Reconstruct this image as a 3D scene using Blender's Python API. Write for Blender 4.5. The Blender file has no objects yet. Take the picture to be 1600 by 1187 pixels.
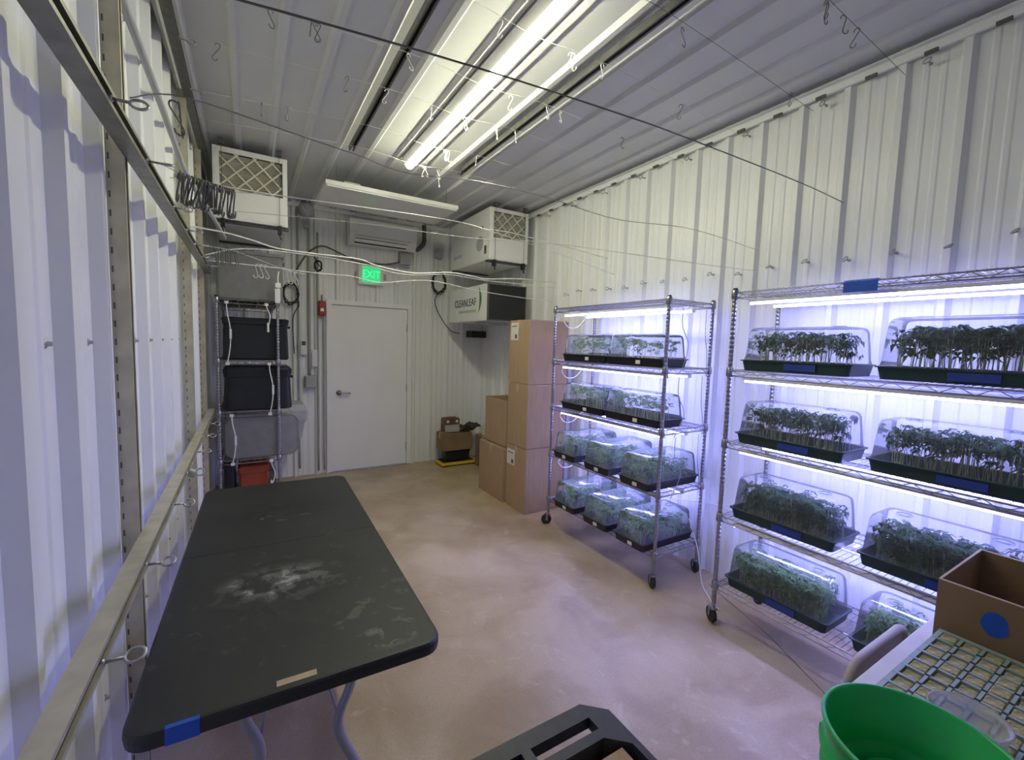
import bpy, math, random
from mathutils import Vector, Matrix
random.seed(7)
S = bpy.context.scene
C = S.collection
PI = math.pi

# ------------------------------------------------------------------ camera, world, exposure
F_PX, YAW, PITCH, ROLL, CAM_H = 684.2551, 0.5428, -0.0812, 0.0298, 1.6323
cy, sy, cp, sp = math.cos(YAW), math.sin(YAW), math.cos(PITCH), math.sin(PITCH)
fwd = Vector((sy * cp, cy * cp, sp))
rgt = Vector((cy, -sy, 0))
upv = rgt.cross(fwd)
r2 = rgt * math.cos(ROLL) + upv * math.sin(ROLL)
u2 = upv * math.cos(ROLL) - rgt * math.sin(ROLL)
cam_d = bpy.data.cameras.new('camera')
cam_d.sensor_fit = 'HORIZONTAL'
cam_d.sensor_width = 36.0
cam_d.lens = F_PX / 1600 * 36.0
cam_d.clip_start = 0.02
cam = bpy.data.objects.new('camera', cam_d)
C.objects.link(cam)
m = Matrix.Identity(4)
for i in range(3):
    m[i][0], m[i][1], m[i][2] = r2[i], u2[i], -fwd[i]
m[2][3] = CAM_H
cam.matrix_world = m
S.camera = cam

w = bpy.data.worlds.new('world')
S.world = w
w.use_nodes = True
w.node_tree.nodes['Background'].inputs[0].default_value = (0.5, 0.5, 0.5, 1)
w.node_tree.nodes['Background'].inputs[1].default_value = 0.0
S.view_settings.view_transform = 'Standard'
S.view_settings.look = 'None'
S.view_settings.gamma = 1.0
S.view_settings.use_curve_mapping = False
S.view_settings.exposure = 1.5
S.cycles.transparent_max_bounces = 16
S.cycles.use_light_tree = False
S.cycles.diffuse_bounces = 6
S.cycles.max_bounces = 8
S.cycles.glossy_bounces = 3

STRIP_E = 24.5      # ceiling strip light
GROW_E = 15.5       # shelf grow bars

# ------------------------------------------------------------------ materials
M = {}


def mat(name, col, rough=0.5, metal=0.0, var=0.06, scale=8.0, bump=0.0, bscale=60.0, spec=0.5, emit=None, stretch=None):
    mt = bpy.data.materials.new(name)
    mt.use_nodes = True
    nt = mt.node_tree
    b = nt.nodes['Principled BSDF']
    b.inputs['Roughness'].default_value = rough
    b.inputs['Metallic'].default_value = metal
    b.inputs['Specular IOR Level'].default_value = spec
    tc = nt.nodes.new('ShaderNodeTexCoord')
    mp = nt.nodes.new('ShaderNodeMapping')
    if stretch:
        mp.inputs['Scale'].default_value = stretch
    nt.links.new(tc.outputs['Object'], mp.inputs['Vector'])
    nz = nt.nodes.new('ShaderNodeTexNoise')
    nz.inputs['Scale'].default_value = scale
    nz.inputs['Detail'].default_value = 1.5
    nt.links.new(mp.outputs['Vector'], nz.inputs['Vector'])
    cr = nt.nodes.new('ShaderNodeValToRGB')
    cr.color_ramp.elements[0].position = 0.3
    cr.color_ramp.elements[1].position = 0.7
    cr.color_ramp.elements[0].color = tuple(max(0, c * (1 - var)) for c in col) + (1,)
    cr.color_ramp.elements[1].color = tuple(min(1, c * (1 + var)) for c in col) + (1,)
    nt.links.new(nz.outputs['Fac'], cr.inputs['Fac'])
    nt.links.new(cr.outputs['Color'], b.inputs['Base Color'])
    if bump:
        n2 = nt.nodes.new('ShaderNodeTexNoise')
        n2.inputs['Scale'].default_value = bscale
        nt.links.new(mp.outputs['Vector'], n2.inputs['Vector'])
        bp = nt.nodes.new('ShaderNodeBump')
        bp.inputs['Strength'].default_value = bump
        bp.inputs['Distance'].default_value = 0.01
        nt.links.new(n2.outputs['Fac'], bp.inputs['Height'])
        nt.links.new(bp.outputs['Normal'], b.inputs['Normal'])
    if emit:
        b.inputs['Emission Color'].default_value = tuple(emit[0]) + (1,)
        b.inputs['Emission Strength'].default_value = emit[1]
    M[name] = mt
    return mt


mat('wall_paint', (0.84, 0.85, 0.845), 0.38, 0.0, 0.03, 2.0, stretch=(1, 1, 0.25))
mat('ceil_paint', (0.68, 0.69, 0.685), 0.42, 0.0, 0.03, 2.0)
mat('door_paint', (0.87, 0.87, 0.86), 0.4, 0.0, 0.02, 3.0)
mat('white', (0.80, 0.80, 0.78), 0.4, 0, 0.02)
mat('white_plastic', (0.82, 0.82, 0.80), 0.35, 0, 0.02)
mat('galv', (0.54, 0.51, 0.40), 0.42, 0.5, 0.12, 20.0)
mat('rail_galv', (0.27, 0.27, 0.23), 0.4, 0.65, 0.15, 20.0)
mat('dark_galv', (0.13, 0.13, 0.125), 0.5, 0.6, 0.15, 20.0)
mat('chrome', (0.36, 0.355, 0.38), 0.3, 0.9, 0.05, 20)
mat('steel', (0.45, 0.45, 0.45), 0.35, 0.9, 0.1, 20)
mat('grey_paint', (0.42, 0.43, 0.44), 0.5, 0, 0.05)
mat('wire_grey', (0.16, 0.16, 0.15), 0.5, 0.3, 0.1)
mat('wire_light', (0.72, 0.72, 0.68), 0.45, 0.0, 0.05)
mat('black_plastic', (0.014, 0.015, 0.018), 0.42, 0, 0.2, 12)
mat('cart_plastic', (0.030, 0.031, 0.034), 0.5, 0, 0.2, 30, 0.1, 200)
mat('tote_black', (0.012, 0.014, 0.018), 0.4, 0, 0.2, 5)
mat('green_tray', (0.016, 0.045, 0.038), 0.4, 0, 0.2, 8)
mat('black_tray', (0.012, 0.012, 0.02), 0.35, 0, 0.2, 8)
mat('cardboard', (0.42, 0.29, 0.185), 0.75, 0, 0.08, 14, 0.05, 40, 0.2, stretch=(6, 6, 0.4))
mat('cardboard_old', (0.26, 0.17, 0.10), 0.8, 0, 0.12, 6, 0.08, 60, 0.2)
mat('cardboard_edge', (0.48, 0.36, 0.24), 0.8, 0, 0.1, 30)
mat('paper', (0.72, 0.70, 0.64), 0.6, 0, 0.03)
mat('print', (0.10, 0.10, 0.10), 0.6, 0, 0.1)
mat('logo_green', (0.05, 0.20, 0.03), 0.5, 0, 0.1)
mat('logo_pale', (0.42, 0.50, 0.36), 0.5, 0, 0.1)
mat('red', (0.38, 0.03, 0.02), 0.45, 0, 0.1)
mat('tote_red', (0.30, 0.05, 0.025), 0.5, 0, 0.1)
mat('yellow', (0.75, 0.52, 0.03), 0.5, 0, 0.1)
mat('tape_blue', (0.01, 0.09, 0.50), 0.55, 0, 0.08, 30)
mat('label_blue', (0.02, 0.05, 0.30), 0.5, 0, 0.08)
mat('rubber', (0.02, 0.02, 0.02), 0.6, 0, 0.2)
mat('pleat', (0.52, 0.49, 0.42), 0.9, 0, 0.08, 20)
mat('filter_card', (0.66, 0.63, 0.54), 0.8, 0, 0.05)
mat('bucket', (0.004, 0.46, 0.11), 0.35, 0, 0.05, 5)
mat('stem', (0.38, 0.46, 0.20), 0.6, 0, 0.1)
mat('cell_tray', (0.30, 0.38, 0.35), 0.5, 0, 0.06)
mat('plug', (0.46, 0.41, 0.22), 0.95, 0, 0.35, 60, 0.6, 150)
mat('hole', (0.008, 0.010, 0.010), 0.7, 0, 0.1)
mat('beige', (0.45, 0.40, 0.36), 0.5, 0, 0.05)
mat('bench', (0.62, 0.58, 0.56), 0.5, 0, 0.06, 10)
mat('leg_grey', (0.36, 0.37, 0.40), 0.4, 0.3, 0.05)
mat('cloth', (0.05, 0.05, 0.05), 0.9, 0, 0.3, 20)
mat('brown', (0.14, 0.07, 0.04), 0.6, 0, 0.2)
mat('strip_on', (1, 1, 1), 0.5, emit=((0.97, 0.97, 0.68), STRIP_E))
mat('grow_on', (1, 1, 1), 0.5, emit=((0.34, 0.355, 1.0), GROW_E))
mat('exit_green', (0.02, 0.30, 0.10), 0.5, emit=((0.02, 0.42, 0.14), 0.5))
mat('exit_text', (0.05, 0.40, 0.16), 0.5, emit=((0.05, 0.60, 0.22), 0.65))


def leaf_mat(name, c0, c1):
    mt = bpy.data.materials.new(name)
    mt.use_nodes = True
    nt = mt.node_tree
    b = nt.nodes['Principled BSDF']
    out = nt.nodes['Material Output']
    tc = nt.nodes.new('ShaderNodeTexCoord')
    nz = nt.nodes.new('ShaderNodeTexNoise')
    nz.inputs['Scale'].default_value = 45
    nt.links.new(tc.outputs['Object'], nz.inputs['Vector'])
    cr = nt.nodes.new('ShaderNodeValToRGB')
    cr.color_ramp.elements[0].position = 0.35
    cr.color_ramp.elements[1].position = 0.65
    cr.color_ramp.elements[0].color = c0 + (1,)
    cr.color_ramp.elements[1].color = c1 + (1,)
    nt.links.new(nz.outputs['Fac'], cr.inputs['Fac'])
    nt.links.new(cr.outputs['Color'], b.inputs['Base Color'])
    b.inputs['Roughness'].default_value = 0.5
    tr = nt.nodes.new('ShaderNodeBsdfTranslucent')
    nt.links.new(cr.outputs['Color'], tr.inputs['Color'])
    mx = nt.nodes.new('ShaderNodeMixShader')
    mx.inputs[0].default_value = 0.3
    nt.links.new(b.outputs[0], mx.inputs[1])
    nt.links.new(tr.outputs[0], mx.inputs[2])
    nt.links.new(mx.outputs[0], out.inputs['Surface'])
    M[name] = mt


leaf_mat('leaf_dark', (0.018, 0.055, 0.022), (0.045, 0.13, 0.035))
leaf_mat('leaf_mid', (0.06, 0.15, 0.045), (0.16, 0.30, 0.09))


def clear_mat(name, haze, col, rough=0.12, gloss=1.0, lo=0.6, hi=1.5):
    mt = bpy.data.materials.new(name)
    mt.use_nodes = True
    nt = mt.node_tree
    nt.nodes.remove(nt.nodes['Principled BSDF'])
    out = nt.nodes['Material Output']
    t = nt.nodes.new('ShaderNodeBsdfTransparent')
    t.inputs[0].default_value = (0.97, 0.975, 0.98, 1)
    d = nt.nodes.new('ShaderNodeBsdfDiffuse')
    d.inputs[0].default_value = col + (1,)
    tl = nt.nodes.new('ShaderNodeBsdfTranslucent')
    tl.inputs[0].default_value = col + (1,)
    m0 = nt.nodes.new('ShaderNodeMixShader')
    m0.inputs[0].default_value = 0.5
    nt.links.new(d.outputs[0], m0.inputs[1])
    nt.links.new(tl.outputs[0], m0.inputs[2])
    tc = nt.nodes.new('ShaderNodeTexCoord')
    nz = nt.nodes.new('ShaderNodeTexNoise')
    nz.inputs['Scale'].default_value = 14
    nt.links.new(tc.outputs['Object'], nz.inputs['Vector'])
    mr = nt.nodes.new('ShaderNodeMapRange')
    mr.inputs['From Min'].default_value = 0.35
    mr.inputs['From Max'].default_value = 0.7
    mr.inputs['To Min'].default_value = haze * lo
    mr.inputs['To Max'].default_value = haze * hi
    nt.links.new(nz.outputs['Fac'], mr.inputs['Value'])
    m1 = nt.nodes.new('ShaderNodeMixShader')
    nt.links.new(mr.outputs[0], m1.inputs[0])
    nt.links.new(t.outputs[0], m1.inputs[1])
    nt.links.new(m0.outputs[0], m1.inputs[2])
    g = nt.nodes.new('ShaderNodeBsdfGlossy')
    g.inputs['Roughness'].default_value = rough
    fr = nt.nodes.new('ShaderNodeFresnel')
    fr.inputs['IOR'].default_value = 1.33
    mu = nt.nodes.new('ShaderNodeMath')
    mu.operation = 'MULTIPLY'
    mu.inputs[1].default_value = gloss
    nt.links.new(fr.outputs[0], mu.inputs[0])
    m2 = nt.nodes.new('ShaderNodeMixShader')
    nt.links.new(mu.outputs[0], m2.inputs[0])
    nt.links.new(m1.outputs[0], m2.inputs[1])
    nt.links.new(g.outputs[0], m2.inputs[2])
    nt.links.new(m2.outputs[0], out.inputs['Surface'])
    M[name] = mt


clear_mat('dome_clear', 0.10, (0.84, 0.88, 0.94), 0.06, 0.8, 0.9, 1.2)
clear_mat('dome_hazy', 0.20, (0.86, 0.95, 0.97), 0.07, 1.0, 0.65, 1.3)
clear_mat('tub_clear', 0.34, (0.88, 0.88, 0.90), 0.1, 0.6, 0.9, 1.1)
clear_mat('tote_clear', 0.72, (0.44, 0.44, 0.46), 0.25, 1.0, 0.95, 1.08)
clear_mat('tote_milky', 0.78, (0.46, 0.46, 0.46), 0.25, 1.0, 0.95, 1.08)


def floor_mat():
    mt = bpy.data.materials.new('concrete')
    mt.use_nodes = True
    nt = mt.node_tree
    b = nt.nodes['Principled BSDF']
    tc = nt.nodes.new('ShaderNodeTexCoord')

    def noise(sc, det=6, dist=0.0):
        n = nt.nodes.new('ShaderNodeTexNoise')
        n.inputs['Scale'].default_value = sc
        n.inputs['Detail'].default_value = det
        n.inputs['Distortion'].default_value = dist
        nt.links.new(tc.outputs['Object'], n.inputs['Vector'])
        return n

    def ramp(n, p0, c0, p1, c1):
        r = nt.nodes.new('ShaderNodeValToRGB')
        r.color_ramp.elements[0].position = p0
        r.color_ramp.elements[1].position = p1
        r.color_ramp.elements[0].color = c0 + (1,)
        r.color_ramp.elements[1].color = c1 + (1,)
        nt.links.new(n.outputs['Fac'], r.inputs['Fac'])
        return r

    def mix(kind, fac, a, bb):
        x = nt.nodes.new('ShaderNodeMix')
        x.data_type = 'RGBA'
        x.blend_type = kind
        x.inputs[0].default_value = fac
        nt.links.new(a, x.inputs[6])
        nt.links.new(bb, x.inputs[7])
        return x.outputs[2]
    base = ramp(noise(1.1, 5, 0.4), 0.30, (0.38, 0.285, 0.17), 0.70, (0.60, 0.49, 0.36))
    blot = ramp(noise(2.6, 9, 0.8), 0.38, (0.72, 0.66, 0.59), 0.58, (1.0, 1.0, 1.0))
    pale = ramp(noise(5.3, 6, 2.0), 0.60, (0, 0, 0), 0.74, (0.09, 0.085, 0.08))
    fine = ramp(noise(90, 2), 0.3, (0.90, 0.90, 0.89), 0.7, (1.05, 1.05, 1.05))
    c = mix('MULTIPLY', 0.62, base.outputs[0], blot.outputs[0])
    c = mix('ADD', 1.0, c, pale.outputs[0])
    c = mix('MULTIPLY', 0.8, c, fine.outputs[0])
    nt.links.new(c, b.inputs['Base Color'])
    rr = nt.nodes.new('ShaderNodeMapRange')
    rr.inputs['To Min'].default_value = 0.24
    rr.inputs['To Max'].default_value = 0.50
    nt.links.new(noise(3.0, 2).outputs['Fac'], rr.inputs['Value'])
    nt.links.new(rr.outputs[0], b.inputs['Roughness'])
    bp = nt.nodes.new('ShaderNodeBump')
    bp.inputs['Strength'].default_value = 0.06
    bp.inputs['Distance'].default_value = 0.01
    nt.links.new(noise(25, 2).outputs['Fac'], bp.inputs['Height'])
    nt.links.new(bp.outputs['Normal'], b.inputs['Normal'])
    M['concrete'] = mt


floor_mat()


def table_mat():
    mt = bpy.data.materials.new('table_top')
    mt.use_nodes = True
    nt = mt.node_tree
    b = nt.nodes['Principled BSDF']
    tc = nt.nodes.new('ShaderNodeTexCoord')
    n = nt.nodes.new('ShaderNodeTexNoise')
    n.inputs['Scale'].default_value = 15
    n.inputs['Detail'].default_value = 7
    n.inputs['Roughness'].default_value = 0.62
    n.inputs['Distortion'].default_value = 0.5
    nt.links.new(tc.outputs['Object'], n.inputs['Vector'])
    n3 = nt.nodes.new('ShaderNodeTexNoise')
    n3.inputs['Scale'].default_value = 3.0
    n3.inputs['Detail'].default_value = 6
    nt.links.new(tc.outputs['Object'], n3.inputs['Vector'])
    r3 = nt.nodes.new('ShaderNodeValToRGB')
    r3.color_ramp.elements[0].position = 0.3
    r3.color_ramp.elements[1].position = 0.75
    r3.color_ramp.elements[0].color = (0.016, 0.017, 0.0175, 1)
    r3.color_ramp.elements[1].color = (0.026, 0.027, 0.0265, 1)
    nt.links.new(n3.outputs['Fac'], r3.inputs['Fac'])
    last = r3.outputs[0]
    # worn, dusty patches with a shape of their own: (centre x, y, radius x, y, noise threshold, colour, amount)
    for (px, py, rx, ry, thr, colr, amt) in [
            (0.37, 0.55, 0.27, 0.19, 0.47, (0.008, 0.008, 0.009), 0.95),
            (0.34, 0.57, 0.23, 0.14, 0.46, (0.105, 0.105, 0.10), 0.9),
            (0.31, 0.56, 0.17, 0.11, 0.585, (0.42, 0.42, 0.41), 0.95),
            (0.38, 1.32, 0.30, 0.17, 0.46, (0.010, 0.010, 0.011), 0.85),
            (0.36, 1.22, 0.14, 0.05, 0.57, (0.20, 0.20, 0.20), 0.8),
            (0.62, 0.30, 0.17, 0.26, 0.56, (0.11, 0.107, 0.085), 0.5),
            (0.62, 0.10, 0.10, 0.07, 0.52, (0.13, 0.13, 0.115), 0.7),
            (0.30, 0.34, 0.40, 0.36, 0.59, (0.09, 0.09, 0.08), 0.4),
            (0.45, 0.85, 0.40, 0.30, 0.60, (0.10, 0.10, 0.09), 0.4)]:
        mp = nt.nodes.new('ShaderNodeMapping')
        mp.inputs['Location'].default_value = (-px / rx, -py / ry, 0)
        mp.inputs['Scale'].default_value = (1 / rx, 1 / ry, 0)
        nt.links.new(tc.outputs['Object'], mp.inputs['Vector'])
        ln = nt.nodes.new('ShaderNodeVectorMath')
        ln.operation = 'LENGTH'
        nt.links.new(mp.outputs[0], ln.inputs[0])
        fall = nt.nodes.new('ShaderNodeMapRange')
        fall.inputs['From Min'].default_value = 0.55
        fall.inputs['From Max'].default_value = 1.1
        fall.inputs['To Min'].default_value = 1
        fall.inputs['To Max'].default_value = 0
        nt.links.new(ln.outputs['Value'], fall.inputs['Value'])
        th = nt.nodes.new('ShaderNodeMapRange')
        th.inputs['From Min'].default_value = thr
        th.inputs['From Max'].default_value = thr + 0.06
        nt.links.new(n.outputs['Fac'], th.inputs['Value'])
        mu = nt.nodes.new('ShaderNodeMath')
        mu.operation = 'MULTIPLY'
        nt.links.new(fall.outputs[0], mu.inputs[0])
        nt.links.new(th.outputs[0], mu.inputs[1])
        mu2 = nt.nodes.new('ShaderNodeMath')
        mu2.operation = 'MULTIPLY'
        mu2.inputs[1].default_value = amt
        nt.links.new(mu.outputs[0], mu2.inputs[0])
        x = nt.nodes.new('ShaderNodeMix')
        x.data_type = 'RGBA'
        nt.links.new(mu2.outputs[0], x.inputs[0])
        nt.links.new(last, x.inputs[6])
        x.inputs[7].default_value = colr + (1,)
        last = x.outputs[2]
    nt.links.new(last, b.inputs['Base Color'])
    b.inputs['Roughness'].default_value = 0.5
    n4 = nt.nodes.new('ShaderNodeTexNoise')
    n4.inputs['Scale'].default_value = 220
    nt.links.new(tc.outputs['Object'], n4.inputs['Vector'])
    bp = nt.nodes.new('ShaderNodeBump')
    bp.inputs['Strength'].default_value = 0.08
    bp.inputs['Distance'].default_value = 0.004
    nt.links.new(n4.outputs['Fac'], bp.inputs['Height'])
    nt.links.new(bp.outputs['Normal'], b.inputs['Normal'])
    M['table_top'] = mt


table_mat()


# ------------------------------------------------------------------ mesh helpers
class MB:
    def __init__(s):
        s.v = []
        s.f = []

    def add(s, vs, fs):
        o = len(s.v)
        s.v += [tuple(p) for p in vs]
        s.f += [tuple(i + o for i in f) for f in fs]
        return s

    def box(s, x0, x1, y0, y1, z0, z1):
        return s.add([(x0, y0, z0), (x1, y0, z0), (x1, y1, z0), (x0, y1, z0), (x0, y0, z1), (x1, y0, z1), (x1, y1, z1), (x0, y1, z1)],
                     [(0, 3, 2, 1), (4, 5, 6, 7), (0, 1, 5, 4), (1, 2, 6, 5), (2, 3, 7, 6), (3, 0, 4, 7)])

    def loft(s, rings, close=True, cap0=True, cap1=True):
        n = len(rings[0])
        vs = [p for r in rings for p in r]
        fs = []
        for i in range(len(rings) - 1):
            for j in range(n if close else n - 1):
                k = (j + 1) % n
                fs.append((i * n + j, i * n + k, (i + 1) * n + k, (i + 1) * n + j))
        if cap0:
            fs.append(tuple(range(n - 1, -1, -1)))
        if cap1:
            fs.append(tuple((len(rings) - 1) * n + j for j in range(n)))
        return s.add(vs, fs)

    def tube(s, path, r, n=6, closed=False):
        P = [Vector(p) for p in path]
        N = len(P)
        rings = []
        nrm = None
        for i in range(N):
            if closed:
                t = P[(i + 1) % N] - P[i - 1]
            else:
                t = P[min(i + 1, N - 1)] - P[max(i - 1, 0)]
            if t.length < 1e-9:
                t = Vector((0, 0, 1))
            t.normalize()
            if nrm is None:
                a = Vector((0, 0, 1)) if abs(t.z) < 0.9 else Vector((1, 0, 0))
                nrm = t.cross(a).normalized()
            else:
                nrm = (nrm - t * nrm.dot(t))
                nrm = nrm.normalized() if nrm.length > 1e-6 else t.orthogonal().normalized()
            bn = t.cross(nrm)
            rr = r[i] if isinstance(r, (list, tuple)) else r
            rings.append([P[i] + nrm * (rr * math.cos(2 * PI * j / n)) + bn * (rr * math.sin(2 * PI * j / n)) for j in range(n)])
        if closed:
            rings.append(rings[0])
            return s.loft(rings, True, False, False)
        return s.loft(rings)

    def lathe(s, prof, n=24, c=(0, 0, 0), cap0=False, cap1=False):
        rings = [[(c[0] + r * math.cos(2 * PI * j / n), c[1] + r * math.sin(2 * PI * j / n), c[2] + z) for j in range(n)] for r, z in prof]
        return s.loft(rings, True, cap0, cap1)

    def build(s, name, mt, parent=None, loc=(0, 0, 0), smooth=False):
        me = bpy.data.meshes.new(name)
        me.from_pydata(s.v, [], s.f)
        me.update()
        me.materials.append(M[mt])
        if smooth:
            for p in me.polygons:
                p.use_smooth = True
        return link(name, me, parent, loc)


def link(name, me, parent=None, loc=(0, 0, 0)):
    o = bpy.data.objects.new(name, me)
    C.objects.link(o)
    o.location = loc
    if parent:
        o.parent = parent
    return o


def tag(o, label=None, cat=None, group=None, kind=None):
    if label:
        o['label'] = label
    if cat:
        o['category'] = cat
    if group:
        o['group'] = group
    if kind:
        o['kind'] = kind
    return o


def thing(name, label, cat, loc=(0, 0, 0), rz=0.0, group=None):
    o = bpy.data.objects.new(name, None)
    o.empty_display_size = 0.1
    C.objects.link(o)
    o.location = loc
    o.rotation_euler = (0, 0, rz)
    return tag(o, label, cat, group)


def copy_tree(o, parent=None, loc=None):
    c = o.copy()
    C.objects.link(c)
    c.parent = parent
    if loc is not None:
        c.location = loc
    for ch in list(o.children):
        copy_tree(ch, c)
    return c


def rrect(x0, x1, y0, y1, r, z, n=5):
    pts = []
    for (cx, cy_, a0) in [(x1 - r, y0 + r, -PI / 2), (x1 - r, y1 - r, 0), (x0 + r, y1 - r, PI / 2), (x0 + r, y0 + r, PI)]:
        for k in range(n + 1):
            a = a0 + PI / 2 * k / n
            pts.append((cx + r * math.cos(a), cy_ + r * math.sin(a), z))
    return pts


def smooth_path(pts, n=6):
    P = [Vector(p) for p in pts]
    out = []
    for i in range(len(P) - 1):
        p0, p1, p2, p3 = P[max(i - 1, 0)], P[i], P[i + 1], P[min(i + 2, len(P) - 1)]
        for k in range(n):
            t = k / n
            out.append(0.5 * ((2 * p1) + (p2 - p0) * t + (2 * p0 - 5 * p1 + 4 * p2 - p3) * t * t + (3 * p1 - p0 - 3 * p2 + p3) * t ** 3))
    out.append(P[-1])
    return out


def text_mesh(body, size, name, mt, parent, matrix, depth=0.0015, sx=1.0):
    cu = bpy.data.curves.new(name, 'FONT')
    cu.body = body
    cu.size = size
    cu.extrude = depth
    cu.align_x = 'CENTER'
    cu.align_y = 'CENTER'
    t = bpy.data.objects.new(name + '_src', cu)
    C.objects.link(t)
    dg = bpy.context.evaluated_depsgraph_get()
    dg.update()
    me = bpy.data.meshes.new_from_object(t.evaluated_get(dg))
    bpy.data.objects.remove(t)
    me.transform(matrix @ Matrix.Diagonal((sx, 1, 1, 1)))
    me.name = name
    me.materials.clear()
    me.materials.append(M[mt])
    return link(name, me, parent)


# ------------------------------------------------------------------ the room
XL, XR, YB, YF, ZC = -0.36, 2.90, 5.66, -1.6, 3.18


def sheet_prof(u0, u1, ribs, pitch, hh=0.030, base=0.032, top=0.014, minor=True):
    pts = [(u0, 0.0)]
    for r in ribs:
        ev = [(r - base, 0), (r - top, hh), (r + top, hh), (r + base, 0)]
        for q in ((0.36, 0.64) if minor else ()):
            c0 = r + pitch * q
            ev += [(c0 - 0.016, 0), (c0 - 0.008, 0.004), (c0 + 0.008, 0.004), (c0 + 0.016, 0)]
        pts += [(u, h) for u, h in ev if u0 + 1e-4 < u < u1 - 1e-4]
    pts.append((u1, 0.0))
    return pts


def sheets(parent, u0, u1, v0, v1, first, pitch, to_w, per=4, hh=0.030, minor=True):
    k0 = math.floor((u0 - first) / pitch) - 1
    k1 = math.ceil((u1 - first) / pitch) + 1
    allr = [first + k * pitch for k in range(k0, k1 + 1)]
    edges = [u0]
    for i in range(0, len(allr), per):
        e = allr[i] - pitch * 0.14 - 0.02
        if u0 + 0.15 < e < u1 - 0.15:
            edges.append(e)
    edges.append(u1)
    for a, b in zip(edges[:-1], edges[1:]):
        prof = sheet_prof(a, b, [r for r in allr if a - pitch < r < b + 0.04], pitch, hh, minor=minor)
        mb = MB()
        n = len(prof)
        vs = [to_w(u, v0, h) for u, h in prof] + [to_w(u, v1, h) for u, h in prof]
        mb.add(vs, [(j, j + 1, n + j + 1, n + j) for j in range(n - 1)])
        mb.build('metal_sheet', 'ceil_paint' if parent.name == 'ceiling' else 'wall_paint', parent)


fl = MB().box(XL - 0.1, XR + 0.1, YF - 0.1, YB + 0.1, -0.1, 0.0).build('floor', 'concrete')
tag(fl, 'stained beige brown sealed concrete floor', 'floor', kind='structure')
ck = MB()
pth = [(2.74, 1.80), (2.66, 1.58), (2.55, 1.27), (2.45, 1.08), (2.35, 0.89), (2.22, 0.62), (2.1, 0.38)]
for a, b in zip(pth[:-1], pth[1:]):
    d = Vector((b[0] - a[0], b[1] - a[1], 0)).normalized().cross(Vector((0, 0, 1))) * 0.0025
    ck.add([(a[0] - d.x, a[1] - d.y, 0.001), (a[0] + d.x, a[1] + d.y, 0.001), (b[0] + d.x, b[1] + d.y, 0.001), (b[0] - d.x, b[1] - d.y, 0.001)], [(0, 1, 2, 3)])
ck.build('floor_joint', 'brown', fl)

wl = tag(MB().box(XL - 0.1, XL - 0.004, YF, YB, 0, ZC).build('wall_left', 'wall_paint'), 'white ribbed metal wall with strut rails, beside the black table', 'wall', kind='structure')
sheets(wl, YF, YB, 0, ZC, 1.35, 0.28, lambda u, v, h: (XL + h, u, v))
wr = tag(MB().box(XR + 0.004, XR + 0.1, YF, YB, 0, ZC).build('wall_right', 'wall_paint'), 'white ribbed metal wall behind the plant racks', 'wall', kind='structure')
sheets(wr, YF, YB, 0, ZC, 0.771, 0.239, lambda u, v, h: (XR - h, u, v))
wb = tag(MB().box(XL - 0.1, 0.80, YB + 0.004, YB + 0.1, 0, ZC).box(1.86, XR + 0.1, YB + 0.004, YB + 0.1, 0, ZC).box(0.80, 1.86, YB + 0.004, YB + 0.1, 2.10, ZC).build('wall_back', 'wall_paint'),
         'white ribbed metal end wall around the white door', 'wall', kind='structure')
sheets(wb, XL, 0.81, 0, ZC, 0.93, 0.235, lambda u, v, h: (u, YB - h, v))
sheets(wb, 0.81, 1.84, 2.09, ZC, 0.93, 0.235, lambda u, v, h: (u, YB - h, v), 9)
sheets(wb, 1.84, XR, 0, ZC, 0.93, 0.235, lambda u, v, h: (u, YB - h, v))
tag(MB().box(XL - 0.1, XR + 0.1, YF - 0.1, YF, 0, ZC).build('wall_front', 'wall_paint'), 'plain white wall behind the viewer', 'wall', kind='structure')
ce = tag(MB().box(XL - 0.1, XR + 0.1, YF, YB + 0.1, ZC + 0.004, ZC + 0.1).build('ceiling', 'ceil_paint'), 'ribbed grey white metal ceiling', 'ceiling', kind='structure')
sheets(ce, XL, XR, YF, YB, -0.045, 0.229, lambda u, v, h: (u, v, ZC - h), 4, 0.022, False)

# trims
t1 = MB().box(XR - 0.045, XR - 0.028, YF, YB, ZC - 0.075, ZC - 0.03).box(XR - 0.075, XR - 0.028, YF, YB, ZC - 0.034, ZC - 0.028)
tag(t1.build('trim_1', 'wall_paint'), 'white angle trim where the right wall meets the ceiling', 'trim', kind='structure')
cl = MB()
k = 0
for i in range(26):
    yy = 0.771 + 0.239 * (i - 4) + 0.10
    if yy < YB - 0.1:
        cl.box(XR - 0.062, XR - 0.045, yy, yy + 0.05, ZC - 0.088, ZC - 0.074)
cl.build('rib_closure', 'dark_galv', bpy.data.objects['trim_1'])['kind'] = 'stuff'
tag(MB().box(XL + 0.03, XL + 0.045, YF, YB, ZC - 0.14, ZC - 0.03).box(XL + 0.03, XL + 0.075, YF, YB, ZC - 0.036, ZC - 0.03).build('trim_2', 'grey_paint'),
    'grey angle trim where the left wall meets the ceiling', 'trim', kind='structure')
tag(MB().box(XL + 0.03, XR - 0.03, YB - 0.045, YB - 0.03, ZC - 0.07, ZC - 0.03).build('trim_3', 'wall_paint'),
    'white trim where the end wall meets the ceiling', 'trim', kind='structure')
tag(MB().box(XR - 0.04, XR - 0.03, YB - 0.10, YB - 0.03, 0, ZC - 0.03).box(XR - 0.10, XR - 0.03, YB - 0.04, YB - 0.03, 0, ZC - 0.03).build('trim_4', 'wall_paint'),
    'white corner trim in the far right corner', 'trim', kind='structure')

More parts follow.
